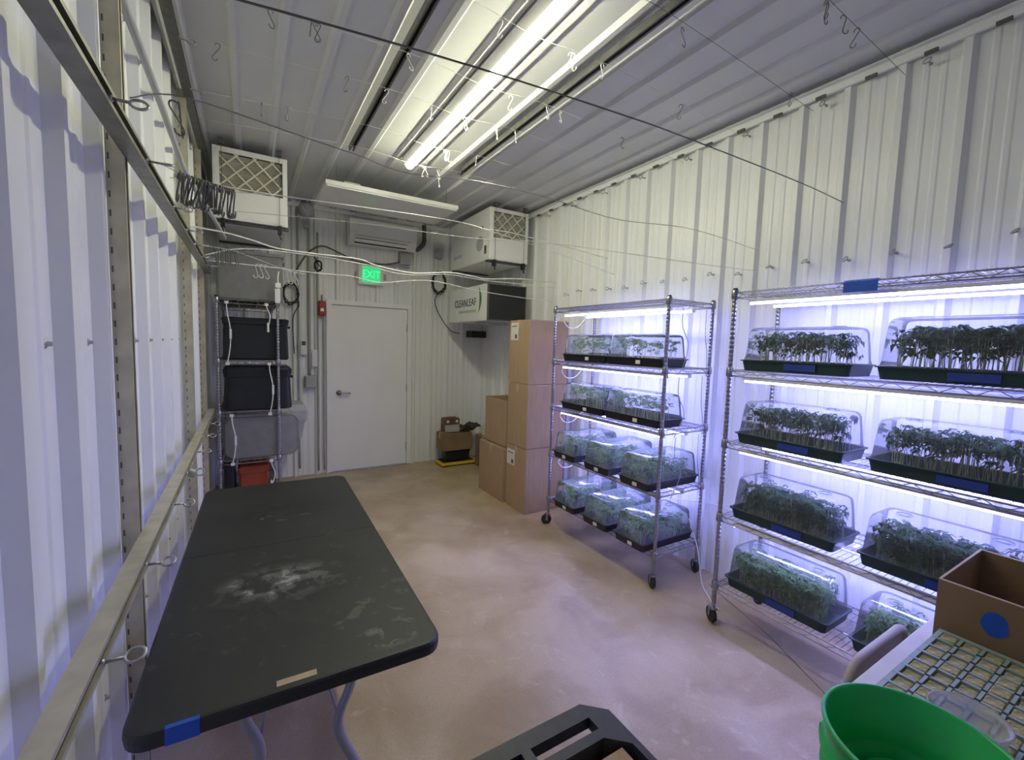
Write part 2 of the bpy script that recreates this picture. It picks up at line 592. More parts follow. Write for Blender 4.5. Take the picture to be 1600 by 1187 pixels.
# screws in the left wall (sub things of the wall)
scr = MB().lathe([(0.0, 0.013), (0.005, 0.012), (0.0055, 0.005), (0.010, 0.003), (0.010, 0.0)], 8)
scr_me = None
for row, z in enumerate((1.605, 0.62, 2.72)):
    for k in range(14):
        y = 1.35 + 0.28 * (k - 1) - 0.085
        if scr_me is None:
            o = scr.build('wall_screw', 'steel', wl)
            scr_me = o.data
        else:
            o = link('wall_screw', scr_me, wl)
        o.location = (XL + 0.001, y, z)
        o.rotation_euler = (0, PI / 2, 0)


# ------------------------------------------------------------------ door
d = thing('door_1', 'plain white steel door with chrome lever in white frame', 'door', (0.8633, YB, 0))
d['kind'] = 'structure'
W, Hh = 0.914, 2.04
MB().box(0.0, W, -0.022, 0.02, 0.012, Hh).build('door_slab', 'door_paint', d)
MB().box(-0.065, -0.004, -0.045, 0.06, 0, Hh + 0.06).box(W + 0.004, W + 0.06, -0.045, 0.06, 0, Hh + 0.06).box(-0.004, W + 0.004, -0.045, 0.06, Hh + 0.004, Hh + 0.06).build('door_frame', 'door_paint', d)
MB().box(-0.05, W + 0.05, -0.06, 0.06, 0, 0.010).build('threshold', 'steel', d)
h = MB().lathe([(0.0, 0.012), (0.032, 0.010), (0.033, 0.0)], 16)
h.v = [(x + 0.075, -0.022 - z, 0.98 + y) for x, y, z in h.v]
h.f = [tuple(reversed(f)) for f in h.f]
ho = h.build('handle_rose', 'chrome', d, smooth=True)
MB().tube(smooth_path([(0.075, -0.03, 0.98), (0.075, -0.068, 0.98), (0.095, -0.078, 0.98), (0.15, -0.078, 0.982), (0.20, -0.074, 0.976)]), 0.011, 8).build('lever_handle', 'chrome', d, smooth=True)
for z in (0.25, 1.02, 1.80):
    MB().tube([(W + 0.002, -0.03, z - 0.05), (W + 0.002, -0.03, z + 0.05)], 0.008, 8).build('hinge', 'steel', d)


# ------------------------------------------------------------------ ceiling strip light, channels, flat panel
L = thing('strip_light', 'lit warm white strip light running along the ceiling', 'light fixture', (1.195, 1.53, 3.148))
prof = [(-0.075, 0.0), (-0.072, -0.012), (-0.040, -0.034), (0.040, -0.034), (0.072, -0.012), (0.075, 0.0)]
mb = MB().loft([[(x, 0.0, z) for x, z in prof], [(x, 2.24, z) for x, z in prof]])
mb.f = [tuple(reversed(f)) for f in mb.f]
mb.build('housing', 'white', L)
prof = [(0.032 * math.cos(a), -0.034 + 0.028 * math.sin(a)) for a in [PI + PI * k / 8 for k in range(9)]]
mb = MB().loft([[(x, 0.01, z) for x, z in prof], [(x, 2.238, z) for x, z in prof]])
mb.build('diffuser', 'strip_on', L)
for y in (-0.004, 2.232):
    MB().box(-0.04, 0.04, y, y + 0.012, -0.0338, -0.004).build('end_cap', 'white_plastic', L)


def channel(name, p0, p1, open_dir, mt, label, cat='strut channel', group=None, w_=0.041, parts=True):
    """C-section strut from p0 to p1, mouth towards open_dir"""
    p0, p1, o = Vector(p0), Vector(p1), Vector(open_dir).normalized()
    t = (p1 - p0).normalized()
    s = t.cross(o)
    hw = w_ / 2
    pr = [(-hw, -hw), (hw, -hw), (hw, hw), (hw - 0.010, hw), (hw - 0.010, hw - 0.007), (hw - 0.003, hw - 0.007), (hw - 0.003, -hw + 0.003),
          (-hw + 0.003, -hw + 0.003), (-hw + 0.003, hw - 0.007), (-hw + 0.010, hw - 0.007), (-hw + 0.010, hw), (-hw, hw)]
    T = thing(name, label, cat, p0, group=group)
    ln = (p1 - p0)
    MB().loft([[s * a + o * b for a, b in pr], [ln + s * a + o * b for a, b in pr]]).build('channel_body', mt, T)
    return T, t, s, o


channel('strut_channel', (0.722, 0.2, 3.135), (0.722, 3.76, 3.135), (0, 0, -1), 'dark_galv', 'dark slotted channel on the ceiling left of the lit strip light', w_=0.038)
channel('strut_channel', (1.630, 0.2, 3.135), (1.630, 3.72, 3.135), (0, 0, -1), 'dark_galv', 'dark slotted channel on the ceiling right of the lit strip light', w_=0.038)

P = thing('flat_panel', 'white unlit flat panel fixture hanging below the ceiling before the air conditioner', 'panel', (0.60, 4.22, 2.965))
MB().box(0.0, 1.25, 0.0, 0.66, 0.012, 0.05).build('housing', 'white', P)
MB().box(0.012, 1.238, 0.012, 0.648, 0.0, 0.0125).build('face_plate', 'white_plastic', P)
MB().box(0.16, 0.30, 0.05, 0.15, 0.05, 0.08).build('junction_cover', 'grey_paint', P)
for x in (0.1, 1.15):
    for y in (0.08, 0.58):
        MB().tube([(x, y, 0.05), (x, y, ZC - 2.965 - 0.003)], 0.002, 5).build('hanger_wire', 'wire_grey', P)


# ------------------------------------------------------------------ left wall struts and rails
def add_slots(T, t, s, o, length, side, w_=0.041):
    mb = MB()
    n = int(length / 0.051)
    for i in range(n):
        c = t * (0.025 + i * 0.051) + s * (side * (w_ / 2 + 0.0006)) - o * 0.014
        a, b = t * 0.009, o * 0.0022
        mb.add([c - a - b, c + a - b, c + a + b, c - a + b], [(0, 1, 2, 3)])
    q = mb.build('slots', 'dark_galv', T)
    q['kind'] = 'stuff'


for y, lab in ((1.67, 'upright strut on the left wall nearest the viewer'), (3.29, 'upright strut on the left wall between the hook bundles and the viewer'), (4.22, 'upright strut on the left wall beside the storage rack')):
    T, t, s, o = channel('upright_strut', (XL + 0.052, y, 0.0), (XL + 0.052, y, 3.04), (1, 0, 0), 'galv', lab, group='upright struts on the left wall')
    add_slots(T, t, s, o, 3.0, -1)
    add_slots(T, t, s, o, 3.0, 1)
RX = XL + 0.094


def eye_bolt(parent, loc, mt='steel', rz=0.0, r=0.016):
    global EYE
    key = mt
    if key not in EYES:
        mb = MB().tube([(0, 0, 0), (0.035, 0, 0)], 0.0035, 6)
        mb.tube([(0.035 + r - r * math.cos(a), r * math.sin(a), 0) for a in [2 * PI * k / 14 for k in range(14)]], 0.0032, 6, True)
        mb.lathe([(0.0, 0.006), (0.008, 0.006), (0.008, 0.0)], 6)
        n0 = len(mb.v) - 18
        mb.v[n0:] = [(z, y, x) for x, y, z in mb.v[n0:]]
        o = mb.build('eye_bolt', mt, parent, smooth=True)
        EYES[key] = o.data
    else:
        o = link('eye_bolt', EYES[key], parent)
    o.location = loc
    o.rotation_euler = (random.uniform(0.3, 1.3), 0, rz)
    return o


EYES = {}
EY = [0.60, 0.87, 1.315, 1.714, 2.26, 2.70, 3.09, 3.55, 3.95]
rail_hi, *_ = channel('wall_rail', (RX, -1.3, 2.14), (RX, 4.30, 2.14), (1, 0, 0), 'rail_galv', 'upper horizontal strut rail on the left wall with eye bolts and wires')
for y in EY:
    eye_bolt(rail_hi, (0.015, y + 1.3, 0))
rail_lo, *_ = channel('wall_rail', (RX, -1.3, 1.015), (RX, 4.30, 1.015), (1, 0, 0), 'galv', 'lower horizontal strut rail on the left wall above the black table')
for y in (0.65, 1.07, 1.49, 1.99, 2.43, 2.86, 3.3, 3.75):
    eye_bolt(rail_lo, (0.015, y + 1.3, -0.012))
MB().tube([(0.02, 2.47 + 1.3, -0.02), (0.045, 2.47 + 1.3, -0.03)], 0.02, 8).build('tape_wrap', 'logo_pale', rail_lo)
tag(MB().tube(smooth_path([(XL + 0.05, -1.3, 2.635), (XL + 0.05, 2.0, 2.635), (XL + 0.05, 2.9, 2.62), (XL + 0.07, 3.25, 2.56), (XL + 0.16, 3.7, 2.45), (XL + 0.22, 4.1, 2.38)]), 0.014, 8).build('wall_conduit', 'grey_paint', smooth=True),
    'pale grey conduit running along the left wall above the upper rail', 'conduit')
T, t, s, o = channel('wall_rail', (XL + 0.085, -1.3, 3.02), (XL + 0.085, 4.1, 3.02), (1, 0, 0), 'dark_galv', 'dark strut rail high on the left wall just under the ceiling')
for y in (1.2, 1.7, 2.2, 2.7, 3.2):
    eye_bolt(T, (0.015, y + 1.3, 0))

# right wall eye hooks
for i in range(16):
    y = 0.55 + 0.21 * i
    eye_bolt(wr, (XR - 0.004, y, 2.17 + random.uniform(-0.02, 0.02)), 'steel', PI)
for i in range(10):
    y = 0.9 + 0.45 * i
    eye_bolt(wr, (XR - 0.03, y, 3.05), 'steel', PI)

# ------------------------------------------------------------------ wires
def wire(pts, r, mt, label, cat='wire', name='wire', n=5, sm=6, group=None):
    return tag(MB().tube(smooth_path(pts, sm), r, n).build(name, mt, smooth=True), label, cat, group)


XE = RX + 0.05
XW = XR - 0.03
wire([(XE, 0.87, 2.14), (-0.002, 0.898, 2.183), (0.447, 0.95, 2.255), (0.928, 1.005, 2.317), (1.305, 1.048, 2.358), (2.272, 1.158, 2.443), (XW, 1.224, 2.479)], 0.0022, 'wire_grey',
     'dark taut wire crossing the room nearest the viewer')
wire([(XE, 1.315, 2.15), (-0.119, 1.331, 2.188), (0.144, 1.363, 2.176), (0.285, 1.38, 2.169), (0.434, 1.398, 2.158), (0.705, 1.43, 2.198), (1.03, 1.47, 2.215), (1.46, 1.522, 2.215), (2.086, 1.598, 2.285), (XW, 1.692, 2.294)], 0.0017, 'steel',
     'thin sagging wire crossing the room just behind the dark taut one')
wire([(XE, 1.714, 2.14), (-0.157, 1.753, 2.128), (-0.047, 1.798, 2.118), (0.114, 1.865, 2.15), (0.242, 1.918, 2.169), (0.866, 2.177, 2.264), (1.181, 2.308, 2.288), (2.0, 2.65, 2.30), (XW, 3.0, 2.29)], 0.0017, 'wire_light',
     'wire carrying the larger bundle of dark hooks by the left wall')
wire([(XE, 2.26, 2.15), (0.155, 2.186, 2.159), (0.482, 2.125, 2.164), (0.978, 2.034, 2.156), (1.429, 1.951, 2.178), (2.492, 1.756, 2.160), (XW, 1.69, 2.162)], 0.0017, 'wire_light',
     'pale wire crossing in front of the air conditioner')
# sagging white cords at the far end
def cord_at(pts, r, mt, label):
    return wire(pts, r, mt, label, 'cord', 'cord')


cord_at([(XL + 0.01, 3.53, 2.325), (-0.22, 3.55, 2.322), (-0.10, 3.565, 2.315), (0.05, 3.58, 2.29), (0.195, 3.60, 2.262), (0.468, 3.629, 2.262), (0.758, 3.662, 2.268), (0.912, 3.679, 2.235), (1.223, 3.714, 2.215), (1.568, 3.753, 2.262), (1.826, 3.782, 2.256), (1.971, 3.799, 2.250), (2.399, 3.847, 2.298), (XW, 3.90, 2.31)], 0.0055, 'white_plastic',
        'thick white cord sagging across the room above the exit sign')
cord_at([(RX + 0.02, 3.60, 2.158), (0.0, 3.63, 2.24), (0.468, 3.65, 2.25), (0.684, 3.67, 2.241), (0.859, 3.69, 2.232), (0.992, 3.70, 2.204), (1.223, 3.73, 2.20), (1.568, 3.77, 2.245), (1.95, 3.80, 2.235), (2.4, 3.86, 2.25), (XW, 3.93, 2.26)], 0.004, 'white_plastic',
        'white cord twisted below the thicker white cord')
cord_at([(RX + 0.02, 3.68, 2.14), (0.173, 3.70, 2.139), (0.481, 3.71, 2.132), (0.718, 3.72, 2.136), (0.944, 3.74, 2.112), (1.224, 3.77, 2.158), (1.454, 3.79, 2.175), (1.829, 3.83, 2.143), (2.2, 3.88, 2.125), (XW, 3.96, 2.11)], 0.0035, 'white_plastic',
        'lowest white cord running across the exit sign')
cord_at([(XL + 0.05, 2.72, 2.38), (0.168, 2.752, 2.396), (0.35, 2.775, 2.409), (0.738, 2.825, 2.441), (1.144, 2.878, 2.467), (1.396, 2.91, 2.472), (1.496, 2.923, 2.466), (1.743, 2.955, 2.48), (2.3, 3.03, 2.47), (XW, 3.1, 2.45)], 0.003, 'wire_light',
        'pale cord passing just under the hanging flat panel')
for i, y in enumerate((1.0, 1.42, 1.83, 2.32, 2.70, 3.22, 3.61)):
    wire([(XL + 0.10, y, 3.03), (0.722, y, 3.098), (1.195, y, 3.072), (1.63, y, 3.098), (XW, y, 3.05)], 0.0012, 'wire_light' if i > 1 else 'wire_grey',
         ['nearest', 'second', 'third', 'fourth', 'fifth', 'sixth', 'farthest'][i] + ' of the thin wires strung close under the ceiling', group='thin wires close under the ceiling')

# ------------------------------------------------------------------ hooks
def hook_mesh(hh=0.070, r=0.0018, rad=0.0095):
    pts = []
    for k in range(9):
        a = PI * (-0.1 + 1.1 * k / 8)
        pts.append((-rad * 0.9 + rad * math.cos(a) + rad * 0.9, 0, -rad + rad * math.sin(a)))
    pts.append((-rad * 0.95, 0, -1.6 * rad))
    pts.append((rad * 0.95, 0, -hh + 1.6 * rad))
    for k in range(9):
        a = PI * (0.0 - 1.1 * k / 8)
        pts.append((rad * math.cos(a), 0, -hh + rad + rad * math.sin(a)))
    return MB().tube(pts, r, 5)


hk_l = hook_mesh().build('wire_hook', 'wire_light', smooth=True)
hk_me_l = hk_l.data
hk_d = hook_mesh().build('wire_hook', 'wire_grey', smooth=True)
hk_me_d = hk_d.data
bpy.data.objects.remove(hk_l)
bpy.data.objects.remove(hk_d)


def hook(loc, dark, label, group, rz=None, sc=1.0):
    o = link('wire_hook', hk_me_d if dark else hk_me_l, None, loc)
    o.rotation_euler = (random.uniform(-0.15, 0.15), random.uniform(-0.25, 0.25), random.uniform(0, PI) if rz is None else rz)
    o.scale = (sc, sc, sc)
    return tag(o, label, 'hook', group)


WN = {1.0: 'nearest', 1.42: 'second', 1.83: 'third', 2.32: 'fourth', 2.70: 'fifth', 3.22: 'sixth', 3.61: 'farthest'}
CNT = {1: 'single', 2: 'pair', 3: 'trio'}


def hook_label(kind, x, y, n):
    side = 'left of' if x < 1.1 else ('beside' if x < 1.45 else 'right of')
    if n == 1:
        return '%s S hook on the %s ceiling wire, %.0f hand widths %s the strip light' % (kind, WN[y], abs(x - 1.195) / 0.09, side) if side != 'beside' else '%s S hook on the %s ceiling wire, beside the strip light' % (kind, WN[y])
    return '%s S hook in the %s on the %s ceiling wire %s the strip light' % (kind, CNT[n], WN[y], side)


GC = 'pale hooks on the ceiling wires'
GD = 'dark hooks on the left ceiling wires'
GE = 'dark hooks near the right ceiling edge'
for (x, y, n) in [(0.994, 1.83, 1), (1.405, 1.83, 3), (1.60, 1.83, 1), (1.60, 2.32, 1), (1.70, 2.32, 1), (1.342, 2.32, 1), (0.992, 2.70, 1), (1.235, 2.70, 3), (1.457, 2.70, 2),
                  (1.60, 2.70, 1), (1.31, 3.22, 3), (1.565, 3.22, 1), (1.281, 3.61, 2), (1.40, 3.61, 1), (0.73, 2.32, 1), (0.725, 2.70, 1)]:
    for k in range(n):
        hook((x + 0.013 * (k - n / 2) , y, 3.092 - 0.02 * (0.5 < abs(x - 1.195) < 0) - (0.018 if abs(x - 1.195) < 0.3 else 0.0)), False, hook_label('pale', x, y, n), GC, sc=1.15)
hook((1.40, 3.61, 3.015), False, 'lowest of the pale S hooks chained below the far end of the strip light', GC, sc=1.15)
for (x, y, n) in [(0.113, 2.32, 1), (0.294, 2.32, 3), (-0.095, 2.70, 1), (0.102, 3.22, 1), (0.244, 3.22, 2), (0.504, 2.70, 1)]:
    for k in range(n):
        hook((x + 0.014 * (k - n / 2), y, 3.03 + 0.098 * (x + 0.22) / 0.98 * 0.7 + 0.012), True, hook_label('dark', x, y, n), GD, sc=1.15)
for (x, y, n) in [(2.062, 1.0, 2), (2.205, 1.0, 1), (2.341, 1.0, 1), (1.70, 1.42, 1), (2.22, 1.83, 1), (2.233, 2.32, 1), (2.62, 1.42, 1)]:
    for k in range(n):
        hook((x + 0.014 * (k - n / 2), y, 3.072), True, hook_label('dark', x, y, n), GE, sc=1.15)
# bundle at the near upper-left eye bolt
for k in range(2):
    hook((XE + 0.075 + 0.010 * k, 1.335, 2.176), True, 'dark hook hanging beside the nearest eye bolt of the upper rail', 'two hooks at the near eye bolt', rz=0.5 + 1.2 * k, sc=1.1)
for k in range(24):
    f = k / 23
    hook((-0.175 + 0.140 * f, 1.745 + 0.058 * f, 2.133 - 0.01 * f), True, 'dark hook in the larger bundle strung by the left wall', 'larger hook bundle', rz=PI / 2 + 0.3 + random.uniform(-0.25, 0.25), sc=1.35)
for k in range(2):
    hook((0.19 - 0.012 * k, 1.90, 2.165), True, 'single dark hook hanging in front of the left air filter', 'hooks in front of the left air filter', rz=0.2, sc=1.3) if k == 0 else None
wire([(XE, 3.09, 2.14), (-0.05, 3.12, 2.13), (0.2, 3.15, 2.06), (0.32, 3.15, 2.04)], 0.0017, 'wire_light', 'wire carrying the smaller bundle of dark hooks above the storage rack')
for k in range(10):
    f = k / 9
    hook((-0.15 + 0.10 * f, 3.10 + 0.02 * f, 2.137), True, 'dark hook in the smaller bundle above the storage rack', 'smaller hook bundle', rz=PI / 2 + random.uniform(-0.3, 0.3), sc=1.35)
for (x, n) in ((0.06, 3), (0.23, 3)):
    for k in range(n):
        hook((x + 0.02 * k, 3.15, 2.075 if x < 0.1 else 2.052), False, 'pale hook on the wire in front of the grey bin atop the storage rack', 'pale hooks above the storage rack', rz=0.3 * k, sc=1.2)


# ------------------------------------------------------------------ folding table
TB = thing('folding_table', 'scuffed black folding table with grey legs along the left wall', 'table', (-0.262, 1.1855, 0), -0.0199)
TW, TL_, TZ = 0.755, 1.83, 0.74


def top_half(y0, y1, near):
    r = 0.055
    def ring(ins, z):
        p = []
        x0, x1 = ins, TW - ins
        a, b = (y0 + ins if near else y0), (y1 if near else y1 - ins)
        n = 6
        cs = [(x1 - r, a + r, -PI / 2, near), (x1 - r, b - r, 0, not near), (x0 + r, b - r, PI / 2, not near), (x0 + r, a + r, PI, near)]
        for (cx, cy_, a0, rd) in cs:
            for k in range(n + 1):
                an = a0 + PI / 2 * k / n
                if rd:
                    p.append((cx + r * math.cos(an), cy_ + r * math.sin(an), z))
                else:
                    xx = x1 if cx > TW / 2 else x0
                    yy = a if near is False else b
                    t_ = (k / n) * 1e-4
                    p.append((xx, yy + (t_ if cx > TW / 2 else -t_) * 0, z))
        return p
    return MB().loft([ring(0.012, TZ - 0.046), ring(0.002, TZ - 0.040), ring(0.0, TZ - 0.02), ring(0.001, TZ - 0.008), ring(0.004, TZ - 0.002), ring(0.010, TZ)])


hf1 = top_half(0, TL_ / 2 - 0.001, True)
hf2 = top_half(TL_ / 2 + 0.001, TL_, False)
hf1.build('tabletop_half', 'table_top', TB)
hf2.build('tabletop_half', 'table_top', TB)
for yb, dr in ((0.22, 1), (TL_ - 0.22, -1)):
    for xs in (-1, 1):
        cx = TW / 2
        MB().tube(smooth_path([(cx + xs * 0.165, yb, TZ - 0.046), (cx + xs * 0.16, yb, TZ - 0.14), (cx + xs * 0.145, yb, TZ - 0.22), (cx + xs * 0.112, yb, TZ - 0.31), (cx + xs * 0.115, yb, TZ - 0.38), (cx + xs * 0.15, yb, TZ - 0.47), (cx + xs * 0.18, yb, TZ - 0.54), (cx + xs * 0.185, yb, TZ - 0.60), (cx + xs * 0.185, yb, 0.0)]), 0.0155, 8).build('leg', 'leg_grey', TB, smooth=True)
    MB().tube([(TW / 2 - 0.185, yb, 0.10), (TW / 2 + 0.185, yb, 0.10)], 0.011, 8).build('cross_bar', 'leg_grey', TB, smooth=True)
    for xs in (-1, 1):
        MB().tube([(TW / 2 + xs * 0.115, yb, TZ - 0.33), (TW / 2 + xs * 0.01, yb + dr * 0.40, TZ - 0.05)], 0.0045, 6).build('brace', 'leg_grey', TB, smooth=True)
    MB().box(0.10, TW - 0.10, yb - 0.03, yb + 0.03, TZ - 0.066, TZ - 0.046).build('hinge_bracket', 'black_plastic', TB)
for (x0, x1) in ((0.0025, 0.02), (TW - 0.02, TW - 0.0025)):
    MB().box(x0, x1, 0.09, TL_ - 0.09, TZ - 0.075, TZ - 0.044).build('side_rail', 'leg_grey', TB)
MB().box(0.31, 0.405, 0.020, 0.042, TZ, TZ + 0.0012).build('worn_sticker', 'cardboard_edge', TB, )['label'] = 'worn tan sticker strip'
for tt in [0]:
    o = MB().box(0.085, 0.15, -0.0022, 0.006, TZ - 0.040, TZ - 0.001).box(0.085, 0.15, -0.0022, 0.010, TZ - 0.0025, TZ + 0.0016).build('tape_strip', 'tape_blue')
    o.matrix_world = Matrix.Translation(TB.location) @ Matrix.Rotation(-0.0199, 4, 'Z')
    tag(o, 'blue tape stuck on the near edge of the black table', 'tape')


# ------------------------------------------------------------------ wire racks
def post_mesh(hh, r=0.0127):
    mb = MB()
    path, rad = [], []
    z = 0.0
    while z < hh - 0.02:
        path += [(0, 0, z), (0, 0, z + 0.019), (0, 0, z + 0.021), (0, 0, z + 0.024)]
        rad += [r, r, r * 0.88, r * 0.88]
        z += 0.0254
    path += [(0, 0, z), (0, 0, hh)]
    rad += [r, r]
    return mb.tube(path, rad, 8)


def shelf_frame(lx, ly):
    mb = MB()
    for z in (0.0, -0.030):
        ins = 0.0 if z == 0 else 0.002
        mb.tube(rrect(ins, lx - ins, ins, ly - ins, 0.02, z, 3), 0.0042, 6, True)
    def zig(a, b):
        a, b = Vector(a), Vector(b)
        n = max(4, int((b - a).length / 0.05))
        pts = []
        for i in range(n + 1):
            p = a.lerp(b, i / n)
            pts.append(p + Vector((0, 0, 0.0 if i % 2 else -0.030)))
        mb.tube(pts, 0.0022, 4)
    zig((0.0, 0.02, 0), (0.0, ly - 0.02, 0))
    zig((lx, 0.02, 0), (lx, ly - 0.02, 0))
    zig((0.02, 0, 0), (lx - 0.02, 0, 0))
    zig((0.02, ly, 0), (lx - 0.02, ly, 0))
    return mb


def shelf_deck(lx, ly):
    mb = MB()
    n = int(ly / 0.0255)
    for i in range(1, n):
        y = ly * i / n
        mb.tube([(0.0, y, 0.005), (lx, y, 0.005)], 0.0018, 4)
    for x in (lx * 0.33, lx * 0.67):
        mb.tube([(x, 0.0, 0.0), (x, ly, 0.0)], 0.003, 5)
    return mb


RACK_CACHE = {}


def wire_rack(label, loc, lx, ly, zs, casters=True, top=None):
    """open chrome rack, footprint lx by ly, origin at its near left corner"""
    R = thing('wire_rack', label, 'rack', loc)
    z0 = 0.125 if casters else 0.0
    ztop = top or (zs[0] + 0.02)
    key = (round(lx, 3), round(ly, 3))
    cs = [(0, 0), (lx, 0), (0, ly), (lx, ly)]
    pm = None
    for (x, y) in cs:
        if pm is None:
            o = post_mesh(ztop - z0).build('post', 'chrome', R, (x, y, z0), True)
            pm = o.data
        else:
            o = link('post', pm, R, (x, y, z0))
        MB_c = CAPS.get('cap')
        if MB_c is None:
            q = MB().lathe([(0.0, 0.006), (0.011, 0.005), (0.0135, 0.0), (0.0135, -0.008)], 8).build('post_cap', 'black_plastic', o)
            CAPS['cap'] = q.data
        else:
            q = link('post_cap', MB_c, o)
        q.location = (0, 0, ztop - z0)
    if key not in RACK_CACHE:
        a = shelf_frame(lx, ly).build('shelf', 'chrome', R, smooth=True)
        b = shelf_deck(lx, ly).build('wire_deck', 'chrome', a)
        b['kind'] = 'stuff'
        col = MB().lathe([(0.0145, -0.036), (0.021, -0.030), (0.019, 0.012), (0.015, 0.016)], 10).build('corner_collar', 'chrome', a, smooth=True)
        RACK_CACHE[key] = (a.data, b.data, col.data)
        bpy.data.objects.remove(col)
        bpy.data.objects.remove(b)
        bpy.data.objects.remove(a)
    fa, fb, fc = RACK_CACHE[key]
    for z in zs:
        a = link('shelf', fa, R, (0, 0, z))
        b = link('wire_deck', fb, a)
        b['kind'] = 'stuff'
        for (x, y) in cs:
            link('corner_collar', fc, a, (x, y, 0))
    if casters:
        for (x, y) in cs:
            if 'cast' not in CAPS:
                mb = MB().tube([(0, 0, 0.0), (0, 0, 0.03)], 0.009, 8)
                mb.lathe([(0.0, 0.0), (0.02, -0.002), (0.022, -0.012), (0.0, -0.016)], 10)
                mb.box(-0.018, -0.0145, 0.008, 0.028, -0.066, -0.008).box(0.0145, 0.018, 0.008, 0.028, -0.066, -0.008).box(-0.018, 0.018, -0.016, 0.022, -0.016, -0.010)
                o = mb.build('caster', 'chrome', R)
                wv = MB().lathe([(0.010, -0.012), (0.044, -0.012), (0.047, -0.006), (0.047, 0.006), (0.044, 0.012), (0.010, 0.012), (0.010, -0.012)], 18)
                wv.v = [(z, y + 0.018, x - 0.058) for x, y, z in wv.v]
                ww = wv.build('wheel', 'rubber', o, smooth=False)
                CAPS['cast'] = (o.data, ww.data)
            else:
                o = link('caster', CAPS['cast'][0], R)
                link('wheel', CAPS['cast'][1], o)
            o.location = (x, y, 0.105)
            o.rotation_euler = (0, 0, random.choice([0.4, -0.5, 2.6, 1.2]))
    return R


CAPS = {}
R1X, R1Y = 2.335, 1.935
R1Z = [1.955, 1.500, 1.090, 0.665, 0.245]
R2X, R2Y = 2.365, 0.285
R2Z = [1.960, 1.520, 1.105, 0.665, 0.250]
DEP, LEN = 0.457, 1.22
wire_rack('chrome wire rack on casters beside the cardboard box stack, with black trays', (R1X, R1Y, 0), DEP, LEN, R1Z)
wire_rack('nearer chrome wire rack on casters, with dark green trays', (R2X, R2Y, 0), DEP, LEN, R2Z)

ORD = ['top', 'second', 'third', 'fourth', 'bottom']
bar_proto = None


def grow_bar(x, y, z, ln, label, group):
    global bar_proto
    if bar_proto is None:
        o = thing('grow_light_bar', label, 'grow light', (x, y, z), 0, group)
        MB().box(-0.016, 0.016, 0, 1.12, 0.010, 0.026).build('housing', 'white_plastic', o)
        pr = [(0.013 * math.cos(a), 0.010 + 0.012 * math.sin(a)) for a in [PI + PI * k / 6 for k in range(7)]]
        MB().loft([[(px, 0.006, pz) for px, pz in pr], [(px, 1.114, pz) for px, pz in pr]]).build('light_tube', 'grow_on', o)
        for yy in (-0.004, 1.116):
            MB().box(-0.016, 0.016, yy, yy + 0.008, -0.003, 0.026).build('end_cap', 'white_plastic', o)
        bar_proto = o
    else:
        o = copy_tree(bar_proto, None, (x, y, z))
        tag(o, label, 'grow light', group)
    return o


for (rx, ry, zs, nm) in ((R1X, R1Y, R1Z, 'the rack beside the box stack'), (R2X, R2Y, R2Z, 'the nearer rack')):
    for i in range(4):
        for fx, side in ((0.075, 'front'), (0.315, 'rear')):
            grow_bar(rx + fx, ry + 0.05, zs[i] - 0.062, 1.12, 'lit %s grow light under the %s shelf of %s' % (side, ORD[i], nm), 'grow lights on ' + nm)

# ------------------------------------------------------------------ trays, domes, seedlings
def tray_mesh(lx, ly, hh=0.058):
    mb = MB()
    ins = 0.018
    r = 0.02
    rings = [rrect(0.03, lx - 0.03, 0.03, ly - 0.03, r, 0.004), rrect(ins, lx - ins, ins, ly - ins, r, 0.0), rrect(0.009, lx - 0.009, 0.009, ly - 0.009, r, hh - 0.006),
             rrect(0, lx, 0, ly, r, hh - 0.006), rrect(0, lx, 0, ly, r, hh), rrect(0.011, lx - 0.011, 0.011, ly - 0.011, r, hh),
             rrect(ins + 0.003, lx - ins - 0.003, ins + 0.003, ly - ins - 0.003, r, 0.006)]
    mb.loft(rings, True, True, True)
    return mb


def dome_mesh(lx, ly, hh):
    mb = MB()
    r = 0.035
    def rr(i, z):
        return rrect(i, lx - i, i, ly - i, max(0.02, r), z, 6)
    rings = [rr(0.006, 0.0), rr(0.010, 0.004), rr(0.014, 0.02), rr(0.020, hh * 0.55), rr(0.025, hh * 0.86), rr(0.031, hh * 0.95), rr(0.042, hh * 0.99), rr(0.055, hh)]
    mb.loft(rings, True, False, True)
    # moulded ridge and vent ring on top
    cx, cy_ = lx / 2, ly / 2
    for off in (-0.28, 0.28):
        vx, vy = (cx, cy_ + off * ly) if ly > lx else (cx + off * lx, cy_)
        mb.lathe([(0.032, hh - 0.001), (0.030, hh + 0.006), (0.022, hh + 0.006), (0.020, hh - 0.001)], 14, (vx, vy, 0))
    return mb


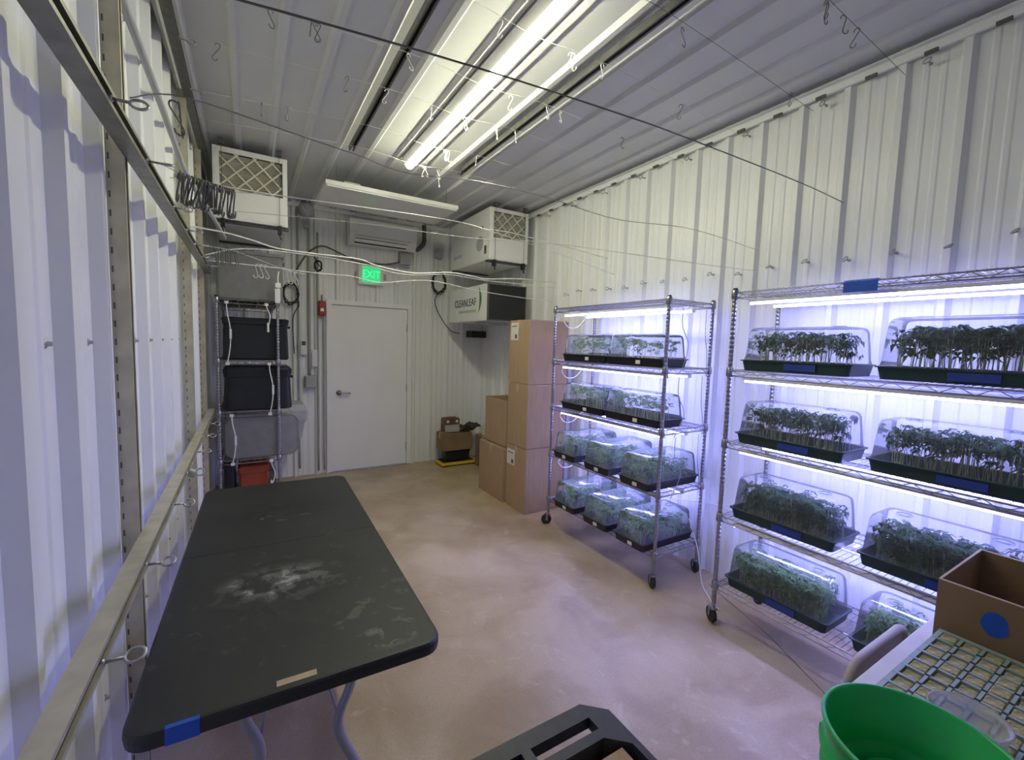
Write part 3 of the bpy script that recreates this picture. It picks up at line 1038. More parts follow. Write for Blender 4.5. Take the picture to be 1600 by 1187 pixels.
def clump_mesh(seed, lx, ly, n, h0, h1, leaf, lean=0.3):
    rnd = random.Random(seed)
    mb_s, mb_l = MB(), MB()
    for i in range(n):
        gx = rnd.uniform(0.0, 1.0)
        gy = (i + rnd.uniform(0, 1)) / n
        if ly > lx:
            x, y = lx * gx, ly * gy
        else:
            x, y = lx * gy, ly * gx
        hh = rnd.uniform(h0, h1)
        b = Vector((x, y, 0))
        t = b + Vector((rnd.uniform(-1, 1) * 0.02, rnd.uniform(-1, 1) * 0.02, hh))
        t.x = min(max(t.x, 0.01), lx - 0.01)
        t.y = min(max(t.y, 0.01), ly - 0.01)
        mid = b.lerp(t, 0.5) + Vector((rnd.uniform(-.006, .006), rnd.uniform(-.006, .006), 0))
        mb_s.tube([b, mid, t], 0.0016, 4)
        for k in range(rnd.randint(4, 6)):
            at = b.lerp(t, 1.0 if k < 3 else rnd.uniform(0.6, 0.95))
            az = rnd.uniform(0, 2 * PI)
            el = rnd.uniform(-0.25, 0.6)
            pet = at + Vector((math.cos(az) * math.cos(el), math.sin(az) * math.cos(el), math.sin(el))) * leaf * 0.45
            nf = rnd.choice([3, 5, 5])
            for j in range(nf):
                a2 = az + (j - (nf - 1) / 2) * 0.55
                ln = leaf * (1.0 - 0.16 * abs(j - (nf - 1) / 2)) * rnd.uniform(0.8, 1.1)
                dr = Vector((math.cos(a2), math.sin(a2), rnd.uniform(-0.5, 0.15)))
                sd = Vector((-math.sin(a2), math.cos(a2), rnd.uniform(-0.3, 0.3))) * ln * 0.16
                p1 = pet + dr * ln * 0.45 + Vector((0, 0, 0.004))
                p2 = pet + dr * ln + Vector((0, 0, -0.25 * ln))
                for q in (pet, p1, p2):
                    q.x = min(max(q.x, -0.005), lx + 0.005)
                    q.y = min(max(q.y, -0.005), ly + 0.005)
                mb_l.add([pet, p1 + sd, p2, p1 - sd], [(0, 1, 2, 3)])
    return mb_s, mb_l


TLN, TWD = 0.545, 0.285
MESH = {}


def tray_set(kind, orient, loc, where, rackname, hh, clump_key, leafmat, hazy):
    """tray, dome and cuttings as three things at loc (near-left-bottom corner of the tray)"""
    lx, ly = (TWD, TLN) if orient == 'along' else (TLN, TWD + 0.01)
    x, y, z = loc
    k1 = ('tray', kind, orient)
    nm = where + ' of ' + rackname
    tmat = 'green_tray' if kind == 'green' else 'black_tray'
    colr = 'dark green' if kind == 'green' else 'black'
    T = thing('seedling_tray', '%s tray, %s' % (colr, nm), 'tray', loc, 0, 'seedling trays on ' + rackname)
    if k1 not in MESH:
        MESH[k1] = tray_mesh(lx, ly).build('tray_body', tmat, T).data
    else:
        link('tray_body', MESH[k1], T)
    # stuck labels on the front wall
    if kind == 'green':
        q = MB().box(0.0045, 0.006, ly * 0.28, ly * 0.55, 0.012, 0.046)
        q.build('tray_label', 'label_blue', T)['label'] = 'blue label on the tray front'
    else:
        yy = ly * 0.35
        MB().box(0.0045, 0.0075, yy, yy + 0.04, 0.016, 0.042).build('tray_label', 'paper', T)['label'] = 'small white label on the tray front'
    k2 = ('dome', orient, hh, hazy)
    if k2 not in MESH:
        D = dome_mesh(lx, ly, hh).build('humidity_dome', 'dome_hazy' if hazy else 'dome_clear', None, smooth=True)
        MESH[k2] = D.data
    else:
        D = link('humidity_dome', MESH[k2])
    D.location = (x, y, z + 0.0585)
    tag(D, 'clear dome, %s' % nm, 'dome', 'clear domes on ' + rackname)
    k3 = (clump_key, orient, leafmat)
    cx, cy_ = lx - 0.10, ly - 0.10
    n, h0, h1, leaf = CLUMP[clump_key]
    G = thing('seedlings', 'leafy cuttings, %s' % nm, 'seedlings', (x + 0.05, y + 0.05, z + 0.0075), 0, 'cuttings on ' + rackname)
    G['kind'] = 'stuff'
    if k3 not in MESH:
        a, b = clump_mesh(hash(clump_key) % 1000 if False else sum(map(ord, clump_key)), cx, cy_, n, h0, h1, leaf)
        MESH[k3] = (a.build('stems', 'stem', G).data, b.build('leaves', leafmat, G).data)
        for ch in G.children:
            ch['kind'] = 'stuff'
    else:
        link('stems', MESH[k3][0], G)['kind'] = 'stuff'
        link('leaves', MESH[k3][1], G)['kind'] = 'stuff'
    # wool plugs bed in the tray
    return T


CLUMP = {'sparse': (36, 0.13, 0.185, 0.036), 'sparse2': (32, 0.12, 0.18, 0.038), 'mid': (76, 0.14, 0.200, 0.046), 'mid2': (78, 0.135, 0.200, 0.048),
         'tall': (92, 0.155, 0.218, 0.056), 'dense': (150, 0.07, 0.195, 0.050), 'dense2': (150, 0.07, 0.185, 0.052), 'cross': (50, 0.07, 0.165, 0.042), 'cross2': (54, 0.07, 0.165, 0.044)}
n1, n2 = 'the rack beside the box stack', 'the nearer rack'
DZ = 0.007
for i, z in ((1, R1Z[1]), (2, R1Z[2])):
    tray_set('black', 'along', (R1X - 0.015, 2.495, z + DZ), 'far end of the %s shelf' % ORD[i], n1, 0.165, 'sparse' if i == 1 else 'sparse2', 'leaf_mid', True)
    tray_set('black', 'along', (R1X - 0.015, 1.955, z + DZ), 'near end of the %s shelf' % ORD[i], n1, 0.165, 'sparse2' if i == 1 else 'sparse', 'leaf_mid', True)
for i, ys in ((3, (2.745, 2.345, 1.955)), (4, (2.700, 2.320, 1.960))):
    for y, wd in zip(ys, ('left end', 'middle', 'right end')):
        tray_set('black', 'across', (R1X - 0.08 - (0.01 if i == 4 else 0), y, R1Z[i] + DZ), '%s of the %s shelf' % (wd, ORD[i]), n1, 0.165, 'cross' if wd != 'middle' else 'cross2', 'leaf_mid', True)
for i, ck_, ck2, hh, lm in ((1, 'mid', 'tall', 0.18, 'leaf_dark'), (2, 'mid2', 'mid', 0.18, 'leaf_dark'), (3, 'dense', 'dense2', 0.185, 'leaf_dark'), (4, 'dense2', 'dense', 0.185, 'leaf_mid')):
    tray_set('green', 'along', (R2X + 0.02, 0.925, R2Z[i] + DZ), 'left end of the %s shelf' % ORD[i], n2, hh, ck_, lm, False)
    tray_set('green', 'along', (R2X + 0.02, 0.300, R2Z[i] + DZ), 'right end of the %s shelf' % ORD[i], n2, 0.215 if i == 1 else hh, ck2, lm, False)

# blue tape, cords on the racks
tag(MB().box(R2X - 0.0085, R2X - 0.006, 0.845, 0.975, R2Z[0] - 0.046, R2Z[0] + 0.003).box(R2X - 0.0085, R2X + 0.02, 0.845, 0.975, R2Z[0] + 0.0062, R2Z[0] + 0.0085).build('tape_strip', 'tape_blue'),
    'blue tape on the top edge of the nearer rack', 'tape')


def cord(pts, label, r=0.0035, mt='white_plastic', group=None):
    return tag(MB().tube(smooth_path(pts), r, 6).build('light_cord', mt, smooth=True), label, 'cord', group)


yE = R1Y + LEN - 0.05
for i in range(4):
    z = R1Z[i] - 0.05
    cord([(R1X + 0.075, yE + 0.01, z), (R1X + 0.09, yE + 0.045, z - 0.05), (R1X + 0.15, yE + 0.05, z - 0.105), (R1X + 0.24, yE + 0.045, z - 0.10), (R1X + 0.30, yE + 0.03, z - 0.04), (R1X + 0.315, yE + 0.01, z)],
         'white light cord looping below the %s shelf at the box end of the far rack' % ORD[i], group='white loops at the box end of the rack')
for i in range(3):
    z0, z1 = R1Z[i] - 0.05, R1Z[i + 1] - 0.05
    cord([(R1X + 0.12, R1Y - 0.02, z0), (R1X + 0.10, R1Y - 0.035, z0 - 0.12), (R1X + 0.17, R1Y - 0.035, z0 - 0.24), (R1X + 0.14, R1Y - 0.03, z1 + 0.08), (R1X + 0.10, R1Y - 0.02, z1)],
         'thin grey cord below the %s shelf, near front post of the far rack' % ORD[i], 0.0025, 'grey_paint')
    cord([(R1X + 0.36, R1Y - 0.02, z0), (R1X + 0.35, R1Y - 0.03, z0 - 0.18), (R1X + 0.38, R1Y - 0.03, z0 - 0.30), (R1X + 0.40, R1Y - 0.02, z1)],
         'thin grey cord below the %s shelf, near wall post of the far rack' % ORD[i], 0.0025, 'grey_paint')
cord([(R1X + 0.30, R1Y - 0.03, 0.45), (R1X + 0.32, R1Y - 0.10, 0.25), (R1X + 0.30, R1Y - 0.16, 0.05), (R1X + 0.26, R1Y - 0.24, 0.006), (R1X + 0.20, R1Y - 0.32, 0.006), (R1X + 0.18, R1Y - 0.38, 0.006)],
     'pale cord trailing from the far rack down to the floor', 0.004, 'wire_light')
cord([(2.80, 3.30, 0.50), (2.80, 2.4, 0.46), (2.80, 1.80, 0.55), (2.80, 1.52, 0.50), (2.80, 1.0, 0.52)], 'white cable along the wall behind both racks', 0.004, 'wire_light')


# ------------------------------------------------------------------ left storage rack
SX, SY = -0.220, 4.38
SZ = [1.935, 1.425, 0.985, 0.565, 0.15]
wire_rack('chrome wire storage rack full of totes in the far left corner', (SX, SY, 0), 0.445, 1.20, SZ, False, 1.96)


def tote(name, label, cat, x0, x1, y0, y1, z0, z1, mt, lidmat=None, taper=0.02, r=0.03, lid_h=0.03, lid_over=0.012, round_top=False, handles=True):
    T = thing(name, label, cat, ((x0 + x1) / 2, (y0 + y1) / 2, z0))
    hx, hy, hh = (x1 - x0) / 2, (y1 - y0) / 2, z1 - z0
    body_h = hh - (lid_h if lidmat else 0)
    def rr(i, z):
        return rrect(-hx + i, hx - i, -hy + i, hy - i, r, z)
    mb = MB().loft([rr(taper + 0.012, 0), rr(taper, 0.01), rr(0.012, body_h - 0.03), rr(0.003, body_h - 0.026), rr(0.003, body_h)])
    mb.build('tote_body', mt, T)
    if lidmat:
        MB().loft([rr(-lid_over + 0.012, body_h), rr(-lid_over + 0.010, body_h + lid_h * 0.6), rr(0.010, body_h + lid_h * 0.9), rr(0.02, body_h + lid_h)]).build('lid', lidmat, T)
    if handles:
        MB().box(hx - 0.004, hx + 0.018, -0.06, 0.06, body_h - 0.05, body_h - 0.03).build('grip', mt, T)
    return T


tote('storage_bin', 'grey translucent bin on top of the storage rack', 'bin', -0.235, 0.285, 4.42, 5.0, SZ[0] + 0.008, SZ[0] + 0.42, 'tote_milky', None, 0.012, 0.03)
tote('storage_tote', 'black tote on the second shelf of the storage rack', 'tote', -0.19, 0.315, 4.41, 4.80, SZ[1] + 0.008, SZ[1] + 0.37, 'tote_black', 'tote_black', 0.004, 0.015)
tote('storage_tote', 'dark tote with rounded lid on the third shelf of the storage rack', 'tote', -0.19, 0.335, 4.41, 4.82, SZ[2] + 0.008, SZ[2] + 0.385, 'tote_black', 'tote_black', 0.0, 0.045, 0.06)
# rounded grey tub lying on the fourth shelf
T = thing('storage_tub', 'grey translucent round-ended tub on the fourth shelf of the storage rack', 'tub', (0.08, 4.60, SZ[3] + 0.008))
pr = rrect(-0.27, 0.30, 0.0, 0.36, 0.075, 0, 6)
mb = MB().loft([[(x * 0.97, -0.19, 0.005 + z * 0.97) for x, z, _ in pr], [(x, -0.16, z) for x, z, _ in pr], [(x, 0.2, z) for x, z, _ in pr]])
mb.build('tub_body', 'tote_clear', T, smooth=False)
MB().tube([(x * 1.005, -0.165, z * 1.005) for x, z, _ in pr], 0.008, 6, True).build('rim', 'tote_clear', T, smooth=True)
tote('storage_bin', 'grey plastic bin sticking out behind the round-ended tub', 'bin', -0.10, 0.515, 5.02, 5.40, SZ[3] + 0.008, SZ[3] + 0.375, 'grey_paint', 'grey_paint', 0.04, 0.03, 0.16, 0.02, handles=False)
tote('storage_tote', 'red tote on the bottom shelf of the storage rack', 'tote', -0.095, 0.15, 4.44, 4.85, SZ[4] + 0.008, SZ[4] + 0.33, 'tote_red', 'tote_red', 0.01, 0.02)
tote('storage_tote', 'dark narrow tote beside the red one on the storage rack', 'tote', -0.21, -0.11, 4.44, 4.85, SZ[4] + 0.008, SZ[4] + 0.36, 'tote_black', None, 0.005, 0.02, handles=False)

for i, (xx, za, zb, lab) in enumerate([(-0.15, SZ[0], SZ[1], 'long white cord at the left between the upper shelves of the storage rack'),
                                       (0.14, SZ[0], SZ[0] - 0.20, 'short white cord with loose end at the top of the storage rack'),
                                       (0.155, SZ[1], SZ[2], 'white cord at the right across the dark rounded-lid tote'),
                                       (-0.13, SZ[2], SZ[3], 'white cord at the left across the round-ended tub'),
                                       (0.16, SZ[3], SZ[3] - 0.22, 'lowest white cord beside the red tote')]):
    T = thing('light_cord', lab, 'cord', (xx, SY - 0.018, 0), 0, 'white cords hanging on the storage rack')
    dz = za - zb
    pts = smooth_path([(0, 0, za - 0.03), (0.004, -0.01, za - 0.03 - dz * 0.15), (0.025, -0.012, za - 0.03 - dz * 0.45), (0.018, -0.012, za - 0.03 - dz * 0.75), (-0.002 if i != 1 else 0.01, -0.008, zb - 0.02)])
    MB().tube(pts, 0.0045, 6).build('cable', 'white_plastic', T, smooth=True)
    q = pts[int(len(pts) * 0.55)] if i not in (1, 4) else pts[-1]
    MB().box(q[0] - 0.008, q[0] + 0.008, q[1] - 0.006, q[1] + 0.006, q[2] - 0.04, q[2] + 0.04).build('connector', 'white_plastic', T)
    MB().box(-0.014, 0.014, -0.004, 0.014, za - 0.036, za - 0.014).build('plug', 'white_plastic', T)
    if i in (0, 2, 3):
        MB().box(-0.014, 0.014, -0.010, 0.012, zb - 0.036, zb - 0.012).build('plug', 'white_plastic', T)
tag(MB().tube(smooth_path([(0.225, 4.36, 1.93), (0.232, 4.345, 2.05), (0.228, 4.345, 2.14), (0.236, 4.35, 2.2)]), 0.006, 6).box(0.205, 0.245, 4.335, 4.352, 1.93, 2.05).box(0.208, 0.25, 4.335, 4.352, 2.06, 2.10).build('cord_bundle', 'white_plastic'),
    'bundle of white cord ends tied to the right front post of the storage rack', 'cord')


# ------------------------------------------------------------------ hanging air filters
def filter_box(loc, wx, dy, hz, label, grille, left_logo=False):
    F = thing('air_filter', label, 'air filter', loc)
    t_ = 0.012
    MB().box(0, wx, 0.004, dy, 0, 0.012).box(0, wx, 0.004, dy, hz - 0.012, hz).box(0, t_, 0.004, dy, 0.012, hz - 0.012).box(wx - t_, wx, 0.004, dy, 0.012, hz - 0.012).box(t_, wx - t_, dy - 0.012, dy, 0.012, hz - 0.012).build('cabinet', 'white', F)
    x0, x1, z0, z1 = 0.045, wx - 0.035, hz * grille, hz - 0.04
    MB().box(t_, wx - t_, 0.0, 0.012, 0.012, z0).build('front_panel', 'white', F)
    MB().box(t_, x0, 0.0, 0.012, z0, hz - 0.012).box(x1, wx - t_, 0.0, 0.012, z0, hz - 0.012).box(x0, x1, 0.0, 0.012, z1, hz - 0.012).build('front_frame', 'white', F)
    n = 16
    pl = MB()
    vs, fs = [], []
    for i in range(2 * n + 1):
        z = z0 + (z1 - z0) * i / (2 * n)
        yy = 0.016 if i % 2 else 0.034
        vs += [(x0, yy, z), (x1, yy, z)]
    for i in range(2 * n):
        fs.append((2 * i, 2 * i + 1, 2 * i + 3, 2 * i + 2))
    fm = pl.add(vs, fs).build('pleated_filter', 'pleat', F)
    gr = MB()
    Wd, Hd = x1 - x0, z1 - z0
    step = 0.125
    k = -Hd
    while k < Wd:
        for sgn in (1, -1):
            a0, a1 = max(0, k), min(Wd, k + Hd)
            if a1 - a0 > 0.02:
                pts = []
                for a in (a0, a1):
                    zz = (a - k) if sgn > 0 else Hd - (a - k)
                    pts.append((x0 + a, 0.010 if sgn > 0 else 0.0112, z0 + zz))
                pa, pb = Vector(pts[0]), Vector(pts[1])
                s_ = (pb - pa).normalized().cross(Vector((0, 1, 0))) * 0.006
                gr.add([pa - s_, pa + s_, pb + s_, pb - s_], [(0, 1, 2, 3)])
        k += step
    gr.build('filter_lattice', 'filter_card', F)
    for xx in (0.06, wx - 0.06):
        MB().tube([(xx, -0.012, -0.03), (xx, -0.012, ZC - loc[2] - 0.055)], 0.0022, 5).build('hanger_wire', 'wire_grey', F)
        MB().box(xx - 0.018, xx + 0.018, -0.03, 0.006, ZC - loc[2] - 0.075, ZC - loc[2] - 0.031).build('hanger_clamp', 'dark_galv', F)
        MB().box(xx - 0.014, xx + 0.014, -0.026, 0.03, -0.07, -0.002).tube([(xx, -0.01, -0.07), (xx + 0.01, -0.01, -0.11)], 0.008, 6).build('ratchet', 'black_plastic', F)
    for yy in (0.06, dy - 0.08):
        MB().box(-0.01, wx + 0.01, yy - 0.02, yy + 0.02, -0.02, -0.001).build('support_bar', 'dark_galv', F)
    return F


FL = filter_box((-0.215, 4.20, 2.55), 0.515, 1.06, 0.545, 'white hanging air filter box high in the far left corner', 0.42)
FR = filter_box((2.25, 4.28, 2.545), 0.49, 1.06, 0.555, 'upper white hanging air filter box in the far right corner', 0.43)
# round emblem and switches on its left side
mb = MB().lathe([(0.0, 0.0), (0.085, 0.0)], 20)
mb.v = [(-0.0012, 0.24 + x, 0.20 + y) for x, y, z in mb.v]
mb.build('round_emblem', 'grey_paint', FR)
MB().box(-0.004, 0.0, 0.075, 0.12, 0.07, 0.16).build('switch_plate', 'print', FR)
MB().lathe([(0.0, 0.0), (0.012, 0.0)], 10)
MB().box(-0.006, 0.0, 0.16, 0.185, 0.355, 0.38).build('knob', 'print', FR)
MX = lambda x, y, z: Matrix(((0, 0, -1, x), (-1, 0, 0, y), (0, 1, 0, z), (0, 0, 0, 1)))
mb = MB()
for i in range(7):
    mb.box(-0.0018, -0.0004, 0.72 + 0.036 * i, 0.72 + 0.036 * i + 0.026, 0.12, 0.16)
mb.build('small_print', 'grey_paint', FR)['kind'] = 'stuff'

CF = thing('air_filter', 'lower hanging air filter with white side lettered CLEANLEAF and black front', 'air filter', (2.25, 4.28, 1.89))
MB().box(0, 0.49, 0.03, 1.08, 0, 0.40).build('cabinet', 'white', CF)
MB().box(0.0, 0.012, 0, 0.03, 0, 0.40).box(0.478, 0.49, 0, 0.03, 0, 0.40).box(0.012, 0.478, 0, 0.03, 0.388, 0.40).box(0.012, 0.478, 0, 0.03, 0, 0.012).build('front_frame', 'print', CF)
MB().box(0.012, 0.478, 0.010, 0.03, 0.012, 0.388).build('carbon_filter', 'tote_black', CF)
text_mesh('CLEANLEAF', 0.125, 'lettering', 'print', CF, MX(-0.0016, 0.60, 0.215), sx=0.92)
mb = MB()
for i in range(13):
    mb.box(-0.0018, -0.0004, 0.30 + 0.037 * i, 0.30 + 0.037 * i + 0.028, 0.100, 0.130)
mb.build('small_print', 'logo_pale', CF)['kind'] = 'stuff'
pts = []
n = 14
for i in range(n + 1):
    a = -1 + 2 * i / n
    pts.append((-0.0016, 0.235 - 0.075 * (1 - a * a), 0.235 + 0.15 * a))
for i in range(n + 1):
    a = 1 - 2 * i / n
    pts.append((-0.0016, 0.235 - 0.022 * (1 - a * a), 0.235 + 0.15 * a))
MB().add(pts, [tuple(range(len(pts)))]).build('leaf_emblem', 'logo_green', CF)
for yy in (0.12, 0.95):
    for xx in (0.03, 0.46):
        MB().tube([(xx, yy, 0.40), (xx, yy, 0.635)], 0.0022, 5).build('hanger_wire', 'steel', CF)
MB().box(0.12, 0.40, 0.25, 0.55, -0.03, -0.0005).build('bottom_plate', 'grey_paint', CF)


# ------------------------------------------------------------------ air conditioner, exit sign, end wall fittings
AC = thing('air_conditioner', 'white wall-mounted split air conditioner above the exit sign', 'air conditioner', (1.03, YB - 0.032, 2.76))
prf = [(0, 0), (-0.10, 0.0), (-0.175, 0.045), (-0.195, 0.10), (-0.20, 0.27), (-0.17, 0.295), (0, 0.295)]
MB().loft([[(0, y, z) for y, z in prf], [(0.80, y, z) for y, z in prf]]).build('casing', 'white', AC)
MB().add([(0.06, -0.128, 0.012), (0.68, -0.128, 0.012), (0.68, -0.186, 0.062), (0.06, -0.186, 0.062)], [(0, 1, 2, 3)]).build('outlet_slot', 'hole', AC)
MB().box(0.05, 0.72, -0.205, -0.195, 0.085, 0.092).build('flap_line', 'grey_paint', AC)
MB().box(0.03, 0.09, -0.2025, -0.199, 0.12, 0.135).build('badge', 'paper', AC)
MB().box(0.06, 0.68, -0.176, -0.168, 0.018, 0.045).build('flap', 'white_plastic', AC)
wire([(1.862, YB - 0.1, 2.80), (1.90, YB - 0.1, 2.82), (1.965, YB - 0.09, 2.90), (1.975, YB - 0.08, 3.0), (1.975, YB - 0.07, 3.13)], 0.028, 'dark_galv', 'dark insulated pipe curving up beside the air conditioner', 'pipe', 'insulated_pipe', 8)

EX = thing('exit_sign', 'green lit exit sign on the end wall above the door', 'sign', (1.155, YB - 0.032, 2.31))
MB().box(0, 0.30, -0.05, 0, 0, 0.235).build('sign_housing', 'white_plastic', EX)
MB().box(0.045, 0.26, -0.053, -0.050, 0.025, 0.215).build('sign_face', 'exit_green', EX)
text_mesh('EXIT', 0.13, 'lettering', 'exit_text', EX, Matrix.Translation((0.1525, -0.054, 0.12)) @ Matrix.Rotation(PI / 2, 4, 'X'), 0.001, 0.82)
for x0, x1 in ((-0.035, -0.002), (0.302, 0.335)):
    MB().box(x0, x1, -0.05, -0.01, 0.07, 0.14).build('lamp_head', 'grey_paint', EX)

def conduit(pts, r, label, mt='grey_paint'):
    return tag(MB().tube(smooth_path(pts, 4), r, 8).build('conduit', mt, smooth=True), label, 'conduit')


YW = YB - 0.048
conduit([(0.50, YW, 0.10), (0.50, YW, 1.6), (0.50, YW, 3.10)], 0.012, 'grey conduit on the end wall nearest the storage rack')
conduit([(0.615, YW, 1.20), (0.615, YW, 2.2), (0.615, YW, 3.02)], 0.013, 'grey conduit rising from the small grey box on the end wall')
conduit([(0.705, YW, 0.05), (0.705, YW, 1.6), (0.705, YW, 2.85)], 0.011, 'grey conduit close to the left side of the door frame')
conduit([(0.770, YW, 0.05), (0.770, YW, 1.6), (0.770, YW, 2.05)], 0.010, 'thin grey conduit against the left door frame')
conduit([(0.32, YW, 2.60), (0.55, YW, 2.60), (1.2, YW - 0.0, 2.585), (1.80, YW, 2.57)], 0.011, 'grey conduit running level across the end wall below the air conditioner')
conduit([(0.48, YW - 0.03, 2.40), (0.60, YW - 0.03, 2.60), (0.75, YW - 0.03, 2.70), (0.95, YW - 0.03, 2.64), (1.2, YW - 0.03, 2.56), (1.5, YW - 0.03, 2.58), (1.70, YW - 0.03, 2.64)], 0.009, 'dark cable sagging below the air conditioner', 'dark_galv')


def plate(name, label, cat, x0, x1, z0, z1, depth, mt, extra=None):
    T = thing(name, label, cat, (x0, YB - 0.031, z0))
    w_, h_ = x1 - x0, z1 - z0
    r = min(0.012, w_ / 4)
    MB().loft([[(x, 0, z) for x, z, _ in rrect(0, w_, 0, h_, r, 0)], [(x, -depth * 0.85, z) for x, z, _ in rrect(0, w_, 0, h_, r, 0)], [(x, -depth, z) for x, z, _ in rrect(0.006, w_ - 0.006, 0.006, h_ - 0.006, r, 0)]]).build('cover', mt, T)
    if extra == 'switch':
        MB().box(w_ * 0.25, w_ * 0.75, -depth - 0.006, -depth, h_ * 0.3, h_ * 0.7).build('toggle', 'white_plastic', T)
    if extra == 'dial':
        MB().box(w_ * 0.2, w_ * 0.8, -depth - 0.004, -depth, h_ * 0.6, h_ * 0.88).build('display', 'print', T)
    if extra == 'knockout':
        mb = MB().lathe([(0.0, 0.004), (w_ * 0.22, 0.003), (w_ * 0.24, 0.0)], 12)
        mb.v = [(x + w_ / 2, -depth - z, y + h_ / 2) for x, y, z in mb.v]
        mb.build('knockout', 'grey_paint', T)
    return T


plate('thermostat', 'small pale thermostat plate on the end wall nearest the storage rack', 'thermostat', 0.515, 0.585, 1.44, 1.62, 0.03, 'white_plastic', 'dial')
plate('switch_plate', 'light switch plate beside the door frame', 'switch', 0.635, 0.70, 1.30, 1.50, 0.022, 'white_plastic', 'switch')
plate('junction_box', 'square grey junction box below the light switch', 'junction box', 0.56, 0.685, 1.06, 1.20, 0.07, 'grey_paint', 'knockout')
plate('junction_box', 'square grey junction box right of the exit sign cable', 'junction box', 1.66, 1.80, 2.60, 2.74, 0.07, 'grey_paint', 'knockout')
plate('junction_box', 'grey junction box on the end wall left of the upper right air filter', 'junction box', 2.14, 2.24, 2.74, 2.86, 0.06, 'grey_paint', 'knockout')
T = thing('ceiling_detector', 'round grey detector high on the end wall near the left air filter', 'detector', (0.59, YB - 0.031, 3.08))
mb = MB().lathe([(0.0, 0.07), (0.06, 0.065), (0.085, 0.03), (0.085, 0.0)], 18)
mb.v = [(x, -z, y) for x, y, z in mb.v]
mb.f = [tuple(reversed(f)) for f in mb.f]
mb.build('detector_body', 'grey_paint', T, smooth=True)
MB().box(-0.03, 0.03, -0.03, 0, -0.20, -0.08).build('mounting_box', 'grey_paint', T)
T = thing('alarm_pull', 'small red alarm device at the top left corner of the door frame', 'alarm', (0.705, YB - 0.06, 1.90))
MB().loft([[(x, 0, z) for x, z, _ in rrect(0, 0.075, 0, 0.17, 0.015, 0)], [(x, -0.04, z) for x, z, _ in rrect(0, 0.075, 0, 0.17, 0.015, 0)], [(x, -0.055, z) for x, z, _ in rrect(0.01, 0.065, 0.012, 0.158, 0.015, 0)]]).build('alarm_body', 'red', T)
MB().box(0.02, 0.055, -0.065, -0.055, 0.05, 0.085).build('alarm_lever', 'white_plastic', T)
MB().box(0.03, 0.045, -0.03, -0.01, 0.17, 0.24).build('alarm_stem', 'dark_galv', T)


def coil(label, c, r, turns, tail, mt='rubber'):
    mb = MB()
    pts = []
    rnd = random.Random(int(r * 1e4))
    for i in range(turns * 14):
        a = 2 * PI * i / 14
        rr = r * (1 + 0.15 * math.sin(i * 1.7) + rnd.uniform(-0.06, 0.06))
        pts.append((c[0] + rr * 0.75 * math.cos(a), c[1] - 0.01 - 0.02 * rnd.random(), c[2] + rr * 1.15 * math.sin(a)))
    mb.tube(pts, 0.006, 5)
    mb.tube(smooth_path([pts[-1]] + tail), 0.006, 5)
    return tag(mb.build('cable_coil', mt, smooth=True), label, 'cable')


coil('coil of black cable hanging on the end wall beside the storage rack', (0.42, YB - 0.06, 2.13), 0.10, 4, [(0.50, YB - 0.07, 2.0), (0.44, YB - 0.07, 1.85), (0.45, YB - 0.08, 1.45)])
coil('coil of black cable hanging left of the lettered air filter', (2.19, YB - 0.06, 2.42), 0.12, 4, [(2.14, YB - 0.07, 2.2), (2.20, YB - 0.08, 2.0), (2.36, YB - 0.08, 1.80), (2.50, YB - 0.08, 1.76)])
coil('small tangle of black cable on the end wall above the door frame corner', (0.70, YB - 0.115, 2.46), 0.05, 3, [(0.68, YB - 0.115, 2.52), (0.66, YB - 0.11, 2.58)])
tag(MB().box(2.62, 2.84, YB - 0.22, YB - 0.04, 1.71, 1.80).build('wall_box', 'tote_black'), 'black box on the end wall below the lettered air filter', 'box')


